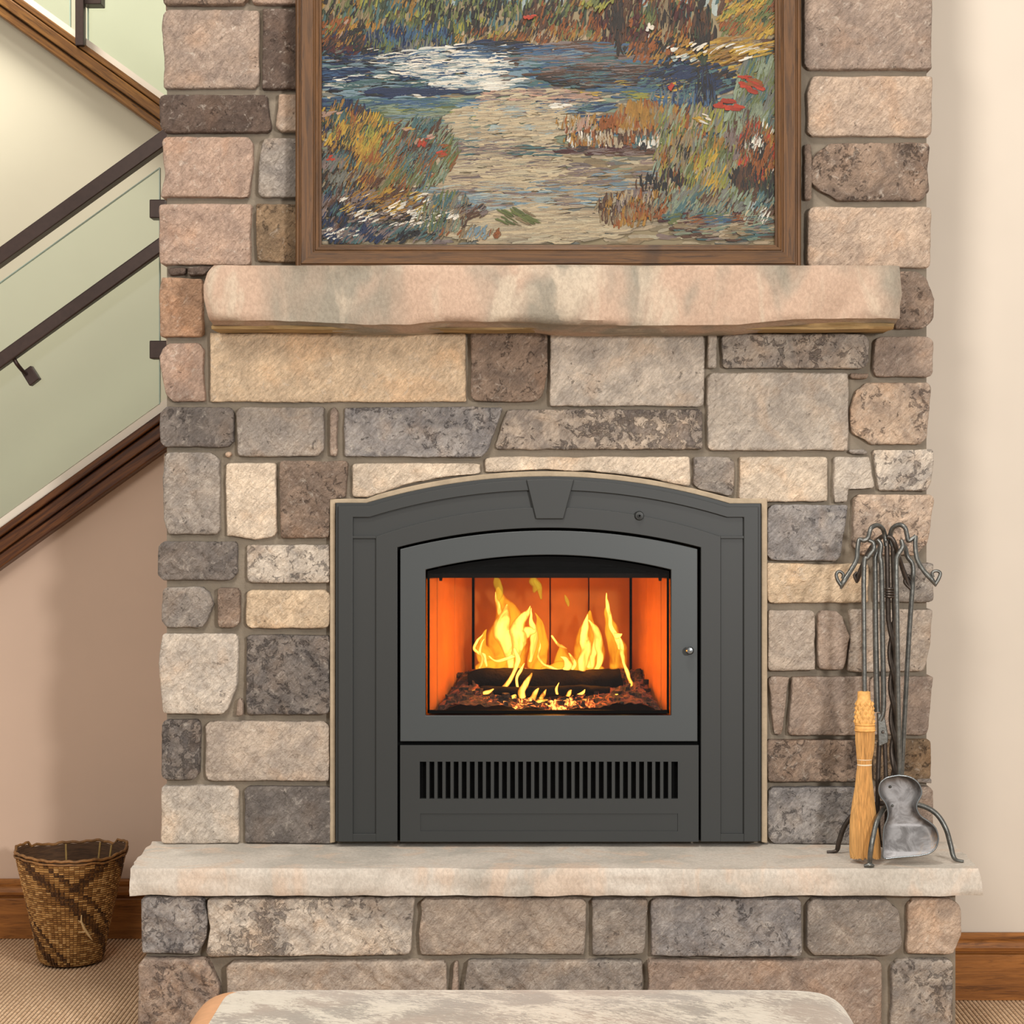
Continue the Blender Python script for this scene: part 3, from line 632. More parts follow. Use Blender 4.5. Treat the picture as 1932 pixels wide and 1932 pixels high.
mb = MB(); mb.prism(W2([(993,905),(1038,903),(1083,905),(1063,979),(1011,979)], YI)[::-1], YI-0.010, YI+0.006); mb.build('keystone', M['iron'], sur, bevel=0.002)
mb = MB(); c = at(1206, 973, YI)
prof = [(0.0001,-0.016),(0.004,-0.016),(0.0045,-0.010),(0.010,-0.009),(0.0115,-0.004),(0.012,0.0),(0.012,0.006)]
def ylathe(mb, cx, cz, y0, prof, seg=24):
    vs = []; fs = []
    for r_, dy in prof:
        for k in range(seg): vs.append((cx + r_*math.cos(2*PI*k/seg), y0 + dy, cz + r_*math.sin(2*PI*k/seg)))
    for i in range(len(prof)-1):
        for k in range(seg): fs.append([i*seg+k, i*seg+(k+1) % seg, (i+1)*seg+(k+1) % seg, (i+1)*seg+k])
    fs.append([k for k in range(seg)]); mb.add(vs, fs)
ylathe(mb, c.x, c.z, YI-0.002, prof); o = mb.build('damper_knob', M['iron'], sur, smooth=40)
mb = MB(); ylathe(mb, c.x, c.z, YI-0.019, [(0.0001, 0), (0.0028, 0), (0.0028, 0.004)]); mb.build('damper_pin', M['black'], sur)
# black sheet standing in for the shade behind the gaps and slats
mb = MB(); zb, ztp = zof(1586, YI), zof(1000, YI)
mb.box(xof(750, YI), xof(1322, YI), 4.985, 4.99, zof(1586, YI), zof(1352, YI)); mb.build('gap_shade_sheet', M['black'], ins)
# door
YD = 4.958
do = [(755,1399),(755,1036)] + arc(755,1036,1316,1036,1001,30)[1:-1] + [(1316,1036),(1316,1399)]
di = [(803,1350),(803,1075)] + arc(803,1075,1266,1075,1047,30)[1:-1] + [(1266,1075),(1266,1350)]
mb = MB(); mb.ring(W2(do, YD), W2(di, YD), YD, YD+0.02); door = mb.build('door', M['door'], ins, bevel=0.0018)
dj = [(806,1347),(806,1078)] + arc(806,1078,1263,1078,1050,30)[1:-1] + [(1263,1078),(1263,1347)]
dk = [(810,1341),(810,1083)] + [(x, y+9) for x, y in arc(810,1078,1259,1078,1050,30)[1:-1]] + [(1259,1083),(1259,1341)]
mb = MB(); mb.strip(W2(dj, YD), W2(dk, YD), YD+0.008, YD+0.022); mb.box(xof(806, YD), xof(1263, YD), YD+0.008, YD+0.022, zof(1347, YD), zof(1341, YD)); mb.build('gasket', M['black'], door)
mb = MB(); gp = W2([(808,1346)] + [(808,1078)] + arc(808,1078,1261,1078,1051,24)[1:-1] + [(1261,1078),(1261,1346)], YD); mb.prism(gp[::-1], YD+0.012, YD+0.016); mb.build('door_glass', M['fireglass'], door)
mb = MB(); c = at(1300, 1226, YD); ylathe(mb, c.x, c.z, YD, [(0.0001,-0.030),(0.007,-0.029),(0.0105,-0.024),(0.0105,-0.017),(0.006,-0.012),(0.005,-0.004),(0.009,-0.002),(0.009,0.001)]); mb.build('door_knob', M['knob'], door, smooth=40)
# lower panel with grille
YP = 4.960
mb = MB(); x0, x1 = 755, 1318; gx0, gx1, gy0, gy1 = 792, 1279, 1437, 1507; ix0, ix1, iy0, iy1 = 793, 1279, 1535, 1568
def pb(a, b, c_, d, yf=YP, yb=YP+0.015): mb.box(xof(a, YP), xof(b, YP), yf, yb, zof(d, YP), zof(c_, YP))
pb(x0, x1, 1406, gy0); pb(x0, gx0, gy0, gy1); pb(gx1, x1, gy0, gy1); pb(x0, x1, gy1, iy0); pb(x0, ix0, iy0, iy1); pb(ix1, x1, iy0, iy1); pb(x0, x1, iy1, 1588)
mb.box(xof(ix0, YP), xof(ix1, YP), YP+0.003, YP+0.014, zof(iy1, YP), zof(iy0, YP))
lp = mb.build('lower_panel', M['iron'], ins, smooth=False)
NS = 32; pit = (gx1 - gx0) / NS; first = None
for i in range(1, NS):
    cx = gx0 + pit * i - 2.2 + 2.2
    if first is None:
        mb = MB(); mb.box(xof(cx-3.0, YP), xof(cx+3.0, YP), YP+0.0005, YP+0.010, zof(gy1, YP), zof(gy0, YP)); first = mb.build('slat', M['iron'], lp); fx = WLOC[first].x
    else:
        c2 = first.copy(); COL.objects.link(c2); c2.parent = lp; c2.location.x = first.location.x + xof(cx, YP) - xof(gx0 + pit, YP)
# firebox of refractory panels
fb = MB(); z0f = zof(1352, YI); z1f = zof(1040, YI)
def wallpanel(pa, pb_, zb, zt_, th, name='firebrick', par=None, m='firebrick'):
    """upright slab between two plan points (x,y)"""
    a = Vector((pa[0], pa[1], 0)); b = Vector((pb_[0], pb_[1], 0)); d = (b-a).normalized(); nrm = Vector((-d.y, d.x, 0)) * th; mb = MB()
    P = [a, b, b+nrm, a+nrm]; mb.add([(p.x, p.y, zb) for p in P] + [(p.x, p.y, zt_) for p in P], [[0,3,2,1],[4,5,6,7],[0,1,5,4],[1,2,6,5],[2,3,7,6],[3,0,4,7]])
    return mb.build(name, M[m], par, bevel=0.003)
YK = 5.335
fbx = MB(); fbx.box(xof(770, 4.99), xof(1300, 4.99), 4.985, 5.40, z0f-0.012, z0f); fbx.box(xof(770, 4.99), xof(1300, 4.99), 4.985, 5.40, zof(1046, YI), zof(1038, YI))
fbx.box(xof(770, 4.99), xof(1300, 4.99), 5.39, 5.40, z0f, zof(1046, YI)); fbx.box(xof(768, 4.99), xof(772, 4.99), 4.985, 5.40, z0f, zof(1046, YI)); fbx.box(xof(1298, 4.99), xof(1302, 4.99), 4.985, 5.40, z0f, zof(1046, YI))
fire = fbx.build('firebox', M['soot'], ins)
zt_b = zof(1080, YK)
bxs = [894, 1038, 1111, 1189]
for a, b in zip(bxs, bxs[1:]): wallpanel((xof(a+0.9, YK), YK), (xof(b-0.9, YK), YK), z0f, zt_b, 0.02, par=fire)
LA, LB = Vector((xof(805, 4.985), 4.985)), Vector((xof(891, YK), YK)); RA, RB = Vector((xof(1192, YK), YK)), Vector((xof(1264, 4.985), 4.985))
for t0, t1 in ((0, .22), (.23, .60), (.61, 1)): a = LA.lerp(LB, t0); b = LA.lerp(LB, t1); wallpanel(a, b, z0f, zt_b, 0.02, par=fire)
for t0, t1 in ((0, .39), (.40, .77), (.78, 1)): a = RA.lerp(RB, t0); b = RA.lerp(RB, t1); wallpanel(a, b, z0f, zt_b, 0.02, par=fire)
mb = MB(); mb.box(xof(800, 4.99), xof(1270, 4.99), 5.02, 5.37, zt_b, zt_b+0.012); mb.build('baffle', M['soot'], fire)
for hxp in (832, 1246):
    mb = MB(); Yh = 5.01; mb.prism(W2([(hxp-6,1070),(hxp+6,1070),(hxp+2,1096),(hxp-3,1096)], Yh)[::-1], Yh, Yh+0.006); mb.build('baffle_hook', M['soot'], fire)

# embers, logs, flames
zfl = z0f
def ember_h(x, y):
    u = (VX + x / y * F); h = 0.030 + 0.055 * min(1, max(0, (y-5.00)/0.22))
    h *= 0.55 + 0.45 * min(1, abs(u-1035)/150) if y < 5.2 else 1.0
    e = min(1, (u-812)/60, (1262-u)/55); h *= max(0.05, e) ** 0.7
    return h + fbm(Vector((x*38, y*38, 0)), 3) * 0.016
mb = MB(); nx, ny = 120, 60; ex0, ex1, ey0, ey1 = xof(812, 4.99), xof(1262, 4.99), 4.985, 5.325
vs = []
for j in range(ny+1):
    for i in range(nx+1):
        x = ex0 + (ex1-ex0)*i/nx; y = ey0 + (ey1-ey0)*j/ny
        q = (y-4.985)/(YK-4.985); xa = LA.x + (LB.x-LA.x)*q + 0.012; xb = RB.x + (RA.x-RB.x)*q - 0.012; x = xa + (xb-xa)*i/nx
        vs.append((x, y, max(zfl+0.002, zfl + ember_h(x, y))))
mb.add(vs, [[j*(nx+1)+i, j*(nx+1)+i+1, (j+1)*(nx+1)+i+1, (j+1)*(nx+1)+i] for j in range(ny) for i in range(nx)])
rnd = random.Random(3)
for _ in range(190):
    y = rnd.uniform(5.0, 5.28); x = rnd.uniform(xof(850, 5.1), xof(1225, 5.1)); s = rnd.uniform(0.004, 0.011); z = zfl + ember_h(x, y) + s*0.3
    a = rnd.uniform(0, 3.14); pts = []
    for dx, dy, dz in ((-1,-1,-1),(1,-1,-1),(1,1,-1),(-1,1,-1),(-1,-1,1),(1,-1,1),(1,1,1),(-1,1,1)):
        jx = dx*s*rnd.uniform(.6, 1.3); jy = dy*s*rnd.uniform(.5, 1); jz = dz*s*rnd.uniform(.4, .8)
        pts.append((x + jx*math.cos(a) - jy*math.sin(a), y + jx*math.sin(a) + jy*math.cos(a), z + jz))
    mb.add(pts, [[0,3,2,1],[4,5,6,7],[0,1,5,4],[1,2,6,5],[2,3,7,6],[3,0,4,7]])
eb = mb.build('ember_bed', M['ember'], origin=(xof(1035, 5.1), 5.1, zfl)); tag(eb, 'bed of glowing embers and ash on the firebox floor', 'embers', kind='stuff')
def log(pts, label, seg=22):
    mb = MB(); Q = catmull(pts, 10); P = [at(q[0], q[1], q[3]) for q in Q]; rd = [q[2]/F*q[3] for q in Q]; mb.tube(P, rd, seg)
    for v in mb.v: v += Vector((noise.noise(v*30), noise.noise(v*30+Vector((5,5,5))), noise.noise(v*34+Vector((9,1,5))))) * 0.005
    o = mb.build('log', M['coal'], smooth=60); tag(o, label, 'log'); return o
log([(884,1284,17,5.14),(930,1280,20,5.14),(1040,1285,21,5.14),(1130,1284,21,5.15),(1172,1277,16,5.15)], 'long charred log lying across the middle of the fire')
log([(905,1302,9,5.09),(990,1306,10,5.08),(1080,1303,10,5.09),(1150,1304,9,5.10)], 'thin blackened log half buried in embers at the front')
mb = MB()
T = [
 [(965,1262,7),(962,1235,11),(955,1208,17),(946,1190,19),(950,1168,14),(954,1150,7),(958,1140,1)],
 [(950,1175,6),(944,1155,5),(938,1135,4),(935,1117,.5)],
 [(972,1240,8),(980,1210,16),(975,1188,15),(984,1168,10),(995,1155,5),(1001,1143,1)],
 [(1000,1250,3),(1005,1225,6),(1008,1200,9),(1006,1185,7),(1001,1165,4),(1003,1147,.6)],
 [(985,1200,10),(996,1192,12),(1008,1190,6),(1012,1186,1)],
 [(992,1212,3),(975,1232,4),(955,1243,4),(935,1246,3),(922,1238,1)],
 [(918,1258,2),(915,1240,4),(904,1232,4),(894,1224,3),(900,1210,3),(913,1194,.5)],
 [(905,1262,3),(910,1245,4),(905,1225,3),(914,1205,.6)],
 [(946,1312,4),(948,1300,5),(962,1284,4.5),(972,1262,5),(977,1240,5),(970,1222,3)],
 [(986,1318,8),(984,1304,7),(992,1290,6),(1000,1278,4),(1003,1268,.6)],
 [(1003,1322,6),(1010,1308,5),(1016,1298,.8)],[(978,1300,3),(976,1280,3),(984,1262,3),(990,1252,.6)],
 [(1020,1320,4),(1026,1308,5),(1030,1300,.8)],[(1008,1326,6),(1024,1324,5),(1034,1320,1)],[(960,1322,3),(970,1314,5),(974,1304,.8)],[(1090,1312,3),(1100,1306,3),(1104,1300,.6)],[(1150,1318,2),(1160,1312,3),(1166,1310,.6)],
 [(1050,1310,3),(1050,1300,3),(1055,1288,.6)],[(1070,1314,5),(1074,1306,4),(1078,1302,.8)],
 [(890,1306,3),(905,1305,4),(918,1302,1)],[(912,1308,4),(922,1306,4.5),(932,1300,1)],
 [(1098,1266,7),(1100,1248,11),(1106,1225,12),(1102,1200,11),(1105,1180,7),(1109,1157,.6)],
 [(1124,1264,5),(1132,1245,7),(1130,1222,8),(1126,1195,8),(1116,1176,4),(1108,1170,1)],
 [(1112,1262,9),(1118,1240,8),(1124,1215,6),(1122,1190,2)],
 [(1170,1318,3),(1182,1308,5),(1190,1295,5),(1186,1275,4),(1177,1252,4),(1174,1230,5),(1172,1210,3),(1170,1200,.6)],
 [(1170,1225,5),(1165,1205,7),(1156,1190,5),(1150,1168,5),(1146,1145,4),(1145,1118,.6)],
 [(1160,1200,6),(1170,1198,4),(1174,1196,1)],
 [(1064,1264,5),(1072,1256,9),(1066,1244,6),(1056,1238,1)],[(1078,1262,6),(1084,1254,5),(1078,1240,4),(1072,1232,.6)],
 [(1070,1264,2.5),(1045,1262,3),(1025,1252,3),(1016,1237,3),(1020,1220,2.5),(1018,1205,.5)],
 [(1040,1200,2),(1050,1213,3.5),(1062,1220,2.5),(1070,1224,.5)],
]
for i, t in enumerate(T):
    Yt = 5.16 + 0.03*math.sin(i*2.3) if min(q[1] for q in t) < 1262 else 5.07
    if i in (8, 11, 19): Yt = 5.095
    pxtube(mb, t, Yt, seg=14, sub=6, flat=0.8)
for v in mb.v: v += Vector((noise.noise(v*45), 0, noise.noise(v*45+Vector((3,8,1))))) * 0.0035
nfl = len(mb.f)
fo = [[(900,1268,14),(925,1262,20),(960,1262,22),(985,1268,12)],[(1020,1266,10),(1050,1262,14),(1090,1262,18),(1140,1268,12)],[(948,1318,8),(975,1310,14),(1010,1312,14),(1035,1318,6)],[(930,1262,10),(915,1235,20),(910,1215,12),(920,1190,1)],[(965,1262,26),(960,1215,40),(962,1175,32),(950,1140,18),(938,1108,2)],[(1010,1262,16),(1015,1225,20),(1020,1190,12),(1010,1155,1)],
      [(1105,1264,24),(1112,1225,30),(1108,1185,16),(1112,1150,1)],[(1165,1262,18),(1165,1225,18),(1150,1180,12),(1144,1130,1)],[(1060,1264,22),(1062,1240,16),(1055,1215,1)]]
mb2 = MB()
for i, t in enumerate(fo): pxtube(mb2, t, 5.20+0.02*i/6, seg=18, sub=7, flat=0.5)
for v in mb2.v: v += Vector((noise.noise(v*30), 0, noise.noise(v*30+Vector((3,8,1))))) * 0.007
mb3 = MB()
for t in [[(938,1136,3),(943,1118,8),(938,1100,9),(934,1088,2)],[(1005,1118,3),(1012,1106,9),(1005,1094,8),(1000,1087,2)],[(1072,1144,1),(1069,1132,4),(1067,1122,.5)],[(1022,1130,3),(1018,1110,5),(1008,1095,3)]]: pxtube(mb3, t, 5.2, seg=14, sub=6, flat=0.5)
for v in mb3.v: v += Vector((noise.noise(v*40), 0, noise.noise(v*40+Vector((3,8,1))))) * 0.005
ff = MB(); ff.add(mb.v, mb.f, 0); ff.add(mb2.v, mb2.f, 1); ff.add(mb3.v, mb3.f, 2)
fo_ = ff.build('fire', [M['flame'], M['flame_soft'], M['flame_wisp']], smooth=True, origin=(xof(1035, 5.15), 5.15, zfl+0.03)); tag(fo_, 'tall yellow and orange flames leaping from the logs behind the glass', 'fire', kind='stuff')
for px_, py_, pw in ((970, 1225, 5.2), (1112, 1232, 3.3), (1040, 1290, 1.4)):
    d = bpy.data.lights.new('firelight', 'POINT'); d.energy = pw; d.color = (1.0, 0.30, 0.012); d.shadow_soft_size = 0.05
    o = bpy.data.objects.new('firelight', d); COL.objects.link(o); o.location = at(px_, py_, 5.12)

# ------------------------------------------------------------------ painting
YF = 4.91
pt = empty('painting', (xof(1034, YF), 4.95, mz1), 'framed impressionist oil painting of a river with autumn reeds, resting on the mantel', 'painting')
ox0, ox1 = xof(557, YF), xof(1512, YF); oz0 = mz1 + 0.001; FW = 0.0637; oz1 = oz0 + 0.93
PR = [(0, 0.045), (0, 0.006), (0.004, 0.0), (0.009, 0.0), (0.0105, 0.006), (0.013, 0.006), (0.015, 0.002), (0.044, 0.006), (0.0455, 0.012), (0.048, 0.012), (0.050, 0.010), (0.057, 0.013), (0.058, 0.018), (FW, 0.020), (FW, 0.045)]  # (inward, y)
def rail(c0, c1, i0, i1, mat):   # outer corners and inward mitre directions
    mb = MB(); n = len(PR)
    mb.add([(c0[0]+i0[0]*a, YF+b, c0[1]+i0[1]*a) for a, b in PR] + [(c1[0]+i1[0]*a, YF+b, c1[1]+i1[1]*a) for a, b in PR],
           [[i, (i+1) % n, n+(i+1) % n, n+i] for i in range(n)] + [list(range(n)), list(range(n, 2*n))[::-1]])
    return mb.build('frame_rail', mat, pt)
rail((ox0, oz0), (ox1, oz0), (1, 1), (-1, 1), M['frame_h']); rail((ox0, oz1), (ox1, oz1), (1, -1), (-1, -1), M['frame_h'])
rail((ox0, oz0), (ox0, oz1), (1, 1), (1, -1), M['frame_v']); rail((ox1, oz0), (ox1, oz1), (-1, 1), (-1, -1), M['frame_v'])
YC = YF + 0.034
mb = MB(); mb.box(ox0+FW-0.005, ox1-FW+0.005, YC, YC+0.012, oz0+FW-0.005, oz1-FW+0.005); mb.build('canvas', mat_simple('primed_canvas', rgb(120, 108, 84), 0.9), pt)
PAL = dict(nv='1e2f52', bl='3f5f80', sb='8098a2', wh='d6cfc0', lg='8e9a80', cr='cdbb98', be='b5a284', tn='94805f', br='5a3a24', dk='2a2018', oc='a87a2e', ye='c8a038', og='96541e', rd='bc3c1c',
           gr='6c7440', dg='3a4630', te='4c6c6c', mv='85736c', bk='1a1a1e', rs='4c1a18', lm='9c983e', pk='c09a84', sk='a9b4ae', gy='7a7a70')
# (cx, cy, rx, ry, strokes, colours, angle, length, width)
RG = [
 (1030,30,430,200,900,'dg dg br dk gr tn te',75,30,8),(1030,-80,430,90,500,'gr dg oc br sk te',75,30,8),(1030,170,430,90,700,'bl te sb gy mv',2,50,6),(1030,260,430,90,700,'be lg cr gy tn',3,45,6),(1030,380,430,110,1000,'be cr mv tn be gy',2,45,6),
 (700,25,105,62,420,'gr lm dg te oc dk gr tn',70,17,4),(900,28,105,50,380,'dk dg lm te bk gr bk',80,16,4),(1000,72,130,20,300,'og br oc tn be br',60,14,4),(1060,40,70,40,160,'br og dk gr oc',70,15,4),
 (1230,45,110,60,420,'br dk rs og br dg gr',80,20,4),(1420,30,60,40,260,'lm ye oc gr og br',50,16,4),(1400,110,90,36,300,'oc ye tn br be oc',12,26,4),(1440,150,50,40,160,'tn lg gr be te',30,24,4),
 (950,92,60,10,60,'be wh tn br',4,22,4),(655,85,50,22,130,'rs bk br rs nv',50,12,6),(640,60,50,25,80,'og br oc dk pk',60,12,5),(770,75,75,30,260,'nv bl te gr nv gy',80,17,3.5),(700,105,80,14,100,'bk nv gy wh',10,12,3),
 (720,145,115,42,420,'nv bl nv bk sb te wh',1,30,3.5),(860,120,105,32,330,'wh sb wh bl wh sk',2,30,3.5),(900,158,85,14,130,'wh wh sk sb',2,26,4),(810,172,95,5,60,'nv nv nv',2,38,5),(940,90,70,12,70,'nv bk bl dk',2,34,4),
 (1110,118,120,36,330,'mv br bl te mv br',2,36,5),(1150,145,110,20,150,'dk br bk te',1,34,4.5),(1200,165,110,18,120,'lm te bl gy ye',1,28,4),(1030,110,60,20,60,'sb mv bl',2,34,4),
 (1300,150,85,32,230,'nv bk nv te dk',20,14,6),(1330,175,18,48,90,'bk nv dk',88,24,6),(1290,190,60,25,100,'nv te gy bl',85,18,5),(1240,90,60,26,130,'br og dk oc rs',60,14,5),
 (1165,45,11,52,60,'dk br dk',88,20,6),(1325,55,15,56,100,'dk bk dk dg br',86,18,5),(1255,25,10,45,30,'br tn dk',86,30,5),(1205,60,20,30,40,'rs og wh',70,12,4),
 (760,213,150,18,220,'gr lg te gr lm',2,34,5),(650,200,60,16,100,'nv te bl',4,28,5),(790,245,130,32,250,'te lg sb lg gy',3,32,5),(800,195,150,10,100,'sb bl te lg',2,40,4),
 (1010,190,110,20,200,'cr cr pk mv cr',2,26,4),(1080,200,70,14,80,'bl sb nv te',3,24,4),(960,235,110,40,330,'cr be cr cr be sk',3,30,5),(930,290,140,24,230,'be mv cr te mv',2,34,4),(940,330,170,30,300,'cr be mv cr cr be',2,40,5),
 (970,370,170,24,240,'sk be mv sb cr',1,40,4),(1000,425,180,32,340,'cr be cr cr be be',2,40,6),(860,385,120,16,120,'sb sk mv be',2,30,4),(1180,345,140,24,220,'be sb tn mv be',2,34,4),
 (1210,225,50,28,200,'oc oc og tn oc',86,18,6),(1120,235,70,16,150,'og oc be pk og',80,12,4),(1290,235,45,30,140,'oc ye og br oc',80,16,5),(1110,265,45,14,120,'og oc bk br wh oc',85,10,4.5),(1180,262,90,14,170,'be br og te wh tn',88,12,6),(1160,285,110,7,100,'rs mv br mv',1,26,4),
 (1100,282,10,5,10,'bk bk',2,10,7),(1216,276,6,8,10,'bk bk',80,9,7),(1255,255,12,10,16,'bk dk',85,10,6),(1060,200,20,5,14,'wh wh',3,14,4),
 (1330,290,95,85,620,'gr oc lg tn lm gy gr be',74,24,3.5),(1290,320,40,60,130,'br og dk tn oc',80,22,3),(1430,185,40,80,320,'lg gr te gy gr lg',68,24,5),(1400,250,30,50,110,'mv br lg gr',80,24,6),
 (1428,285,36,55,330,'og br rd oc og wh dk',76,14,4),(1405,340,38,22,70,'bk dk br',88,18,6),(1440,350,30,26,60,'bk dg dk',86,20,5),(1250,345,50,18,50,'bk dk br',84,16,4),(1335,330,40,40,90,'lm ye lg gr',66,28,3),
 (1200,388,70,24,230,'og tn br oc be mv',80,13,4),(1180,408,50,14,80,'oc og tn br',86,14,5),(1350,385,110,30,260,'gy lg te tn br lg',60,18,5),(1370,430,100,22,200,'tn be br te lg mv',3,24,5),(1330,412,90,10,70,'og rs te gr',4,14,6),(1352,415,22,9,24,'te bl sb',4,14,7),(1425,405,25,20,40,'wh sk lg cr',60,12,4),
 (650,235,50,40,260,'ye br nv oc dg te',72,18,4),(690,275,60,55,420,'oc ye gr og ye dg oc',66,18,4),(700,265,16,28,60,'lm ye lm',66,16,5),(690,315,30,35,130,'oc ye oc og',66,20,5),(790,290,65,60,430,'te br lg gr og te gy',58,24,3.2),(720,345,60,40,240,'br og oc gr tn br',56,22,3.5),
 (640,330,40,50,180,'gy br dk te mv',65,16,4),(650,410,55,48,340,'bk nv mv br bk nv te',60,14,4.5),(730,385,90,25,200,'oc wh ye br oc mv',24,15,3.5),(760,415,90,16,180,'wh mv bk wh tn',18,12,3.2),(720,440,110,16,190,'nv bk te mv nv',40,14,4.5),(640,440,36,10,36,'wh mv wh',20,9,4),
 (840,400,50,32,170,'gr te tn gy lg br',72,18,3.5),(880,400,40,14,70,'bk mv br tn wh',30,12,4),(970,410,40,12,24,'gr tn oc',-28,22,4),(890,440,60,12,60,'og tn sb be',60,12,4),
 (625,215,20,4,6,'pk pk',14,16,5),(625,300,6,5,5,'rd',20,9,5),(795,270,8,7,8,'rd og pk',60,10,6),(815,260,7,5,6,'rd pk',20,10,5),(770,243,14,3,6,'pk ye',8,14,5),(835,290,8,6,8,'og pk rd',20,10,5),(840,275,6,3,4,'pk og',20,10,4),
 (1375,200,20,8,14,'rd rd',-14,16,7),(1418,165,18,13,18,'rd og rd',-20,16,7),(1270,165,8,4,5,'rd',60,9,6),(1410,148,14,3,5,'rd',-8,14,4),(1420,95,30,10,26,'ye oc ye wh',14,26,5),(1385,100,34,14,30,'ye oc wh',24,26,4),(1300,95,40,12,30,'wh ye oc',30,12,4),(1290,110,30,6,16,'wh sk',20,10,5),
 (1000,32,12,4,5,'rd rd',10,10,6),(1225,52,5,5,4,'wh',80,8,7),(1130,5,30,12,20,'lm lm gr',60,14,5),(1320,225,16,8,10,'ye wh',-20,12,4)]
SV, SF, SCOL = [], [], []; rnd = random.Random(11)
kx = 1 / F * YC; tot = sum(r[4] for r in RG); cnt = 0
for ri, (cx, cy, rx, ry, n, cols, ang, ln, wd) in enumerate(RG):
    cols = cols.split(); big_ = n > 450; wd *= 2.1 if big_ else 1.55; ln *= 1.15; n = int(n * 1.15)
    for _ in range(n):
        cnt += 1
        if big_: px_ = cx + rx * rnd.uniform(-1, 1); py_ = cy + ry * rnd.uniform(-1, 1)
        else:
            a = rnd.uniform(0, 2*PI); q = rnd.random() ** 0.55; px_ = cx + rx*q*math.cos(a)*1.08; py_ = cy + ry*q*math.sin(a)*1.08
        L = ln * rnd.uniform(0.5, 1.35); wv = wd * rnd.uniform(0.35, 0.85) * 0.5; a = math.radians(ang + rnd.gauss(0, 9 if 20 < ang else 3))
        dx, dy = math.cos(a), -math.sin(a); nxv, nyv = -dy, dx; bend = rnd.uniform(-0.10, 0.10) * L
        ci = (noise.noise(Vector((px_*0.022, py_*(0.06 if ang < 20 else 0.028), ri*1.7)))*1.1 + 0.5) * len(cols) + rnd.gauss(0, 0.42)
        c = hx(PAL[cols[int(ci) % len(cols)]]); g = rnd.uniform(0.38, 0.62) * (1.35 if c[0] > 0.5 and c[2] > 0.35 else 1.0); gt = rnd.uniform(0.94, 1.06); yl = YC - 0.0003 - cnt / tot * 0.006
        base = len(SV); segs = ((-.5, .35), (-.36, 1), (0, .9), (.3, .8), (.5, .12))
        ok = True; tmp = []
        for t_, ws in segs:
            bx = px_ + dx*L*t_ + nxv*bend*(1-4*t_*t_); by = py_ + dy*L*t_ + nyv*bend*(1-4*t_*t_); ww = wv * ws * rnd.uniform(.8, 1.15)
            for sgn in (-1, 0, 1): tmp.append((bx + nxv*ww*sgn, by + nyv*ww*sgn, sgn))
        for X_, Y_, sgn in tmp:
            X_ = min(1466, max(601, X_)); Y_ = min(461, Y_); Y_ = max(-160, Y_)
            SV.append(((X_-VX)*kx, yl - (0.0004 if sgn == 0 else 0), EYE - (Y_-VY)*kx))
        for k in range(4):
            for m_ in range(2):
                SF.append([base+3*k+m_, base+3*k+m_+1, base+3*(k+1)+m_+1, base+3*(k+1)+m_]); gg = g * (1.0 if m_ else 0.92) * (1 - 0.06*k if rnd.random() < .5 else 1)
                SCOL.append((min(1, c[0]*gg*gt), min(1, c[1]*gg), min(1, c[2]*gg/gt), 1))
def mat_paint():
    t = NT('oil_paint'); a = t.n('ShaderNodeAttribute', attribute_name='col'); co = t.objco()
    n = t.noise(co, 260.0, 3, 0.6, 0.5); n2_ = t.noise(t.mapping(co, scale=(1, 1, 6)), 60.0, 3, 0.6, 1.0)
    c = t.mix(1.0, a.outputs[0], t.mix(n, (0.80, 0.80, 0.80, 1), (1.20, 1.20, 1.20, 1)), 'MULTIPLY'); c = t.mix(t.mapr(n2_, 0.6, 0.72, 0, 0.25), c, rgb(40, 36, 34))
    t.bsdf(c, 0.5, 0, t.bump(n, 0.4, 0.0012), 0.3); return t.m
mb = MB(); mb.add(SV, SF); ps = mb.build('brush_strokes', mat_paint(), pt, recalc=False, cols=SCOL); ps['kind'] = 'stuff'

# ------------------------------------------------------------------ fire tools
zs = ht
YT = 4.80
stand = empty('tool_stand', (xof(1690, YT), YT, zs), 'wrought iron fire tool stand with twisted post and scrolled hooks, right end of hearth', 'tool stand')
def part(par, name, curves, mat, Y=YT, seg=10, sub=6):
    mb = MB()
    for c_ in curves: pxtube(mb, c_, Y, seg=seg, sub=sub)
    return mb.build(name, M[mat], par, smooth=60)
yfoot = lambda py: 0.9165 * F / (py - VY)
# post: two rods, bound, twisted together lower down
mb = MB()
for ph in (0, PI):
    P = []
    for i in range(90):
        py = 1020 + (1516-1020) * i / 89; cx = 1679 + 10 * (py-1020)/496; tw = max(0, min(1, (py-1170)/40)) ; a = ph + max(0, (py-1175)) / 62 * PI
        off = 6.0 if py < 1175 else 4.6
        if 1175 <= py: X_ = cx + off*math.cos(a); dy = off*math.sin(a)
        else: X_ = cx + off*math.cos(ph); dy = 0
        P.append(at(X_, py, YT) + Vector((0, dy/F*YT, 0)))
    mb.tube(P, 0.0062, 10)
mb.build('twisted_post', M['wrought_dark'], stand, smooth=60)
mb = MB()
for k in range(4): py = 1111 + 5*k; p = at(1680, py, YT); mb.lathe([(0.0125, p.z-0.003), (0.0150, p.z), (0.0125, p.z+0.003)], p.x, p.y, 20, 0.75)
mb.build('collar', M['wrought_dark'], stand, smooth=50)
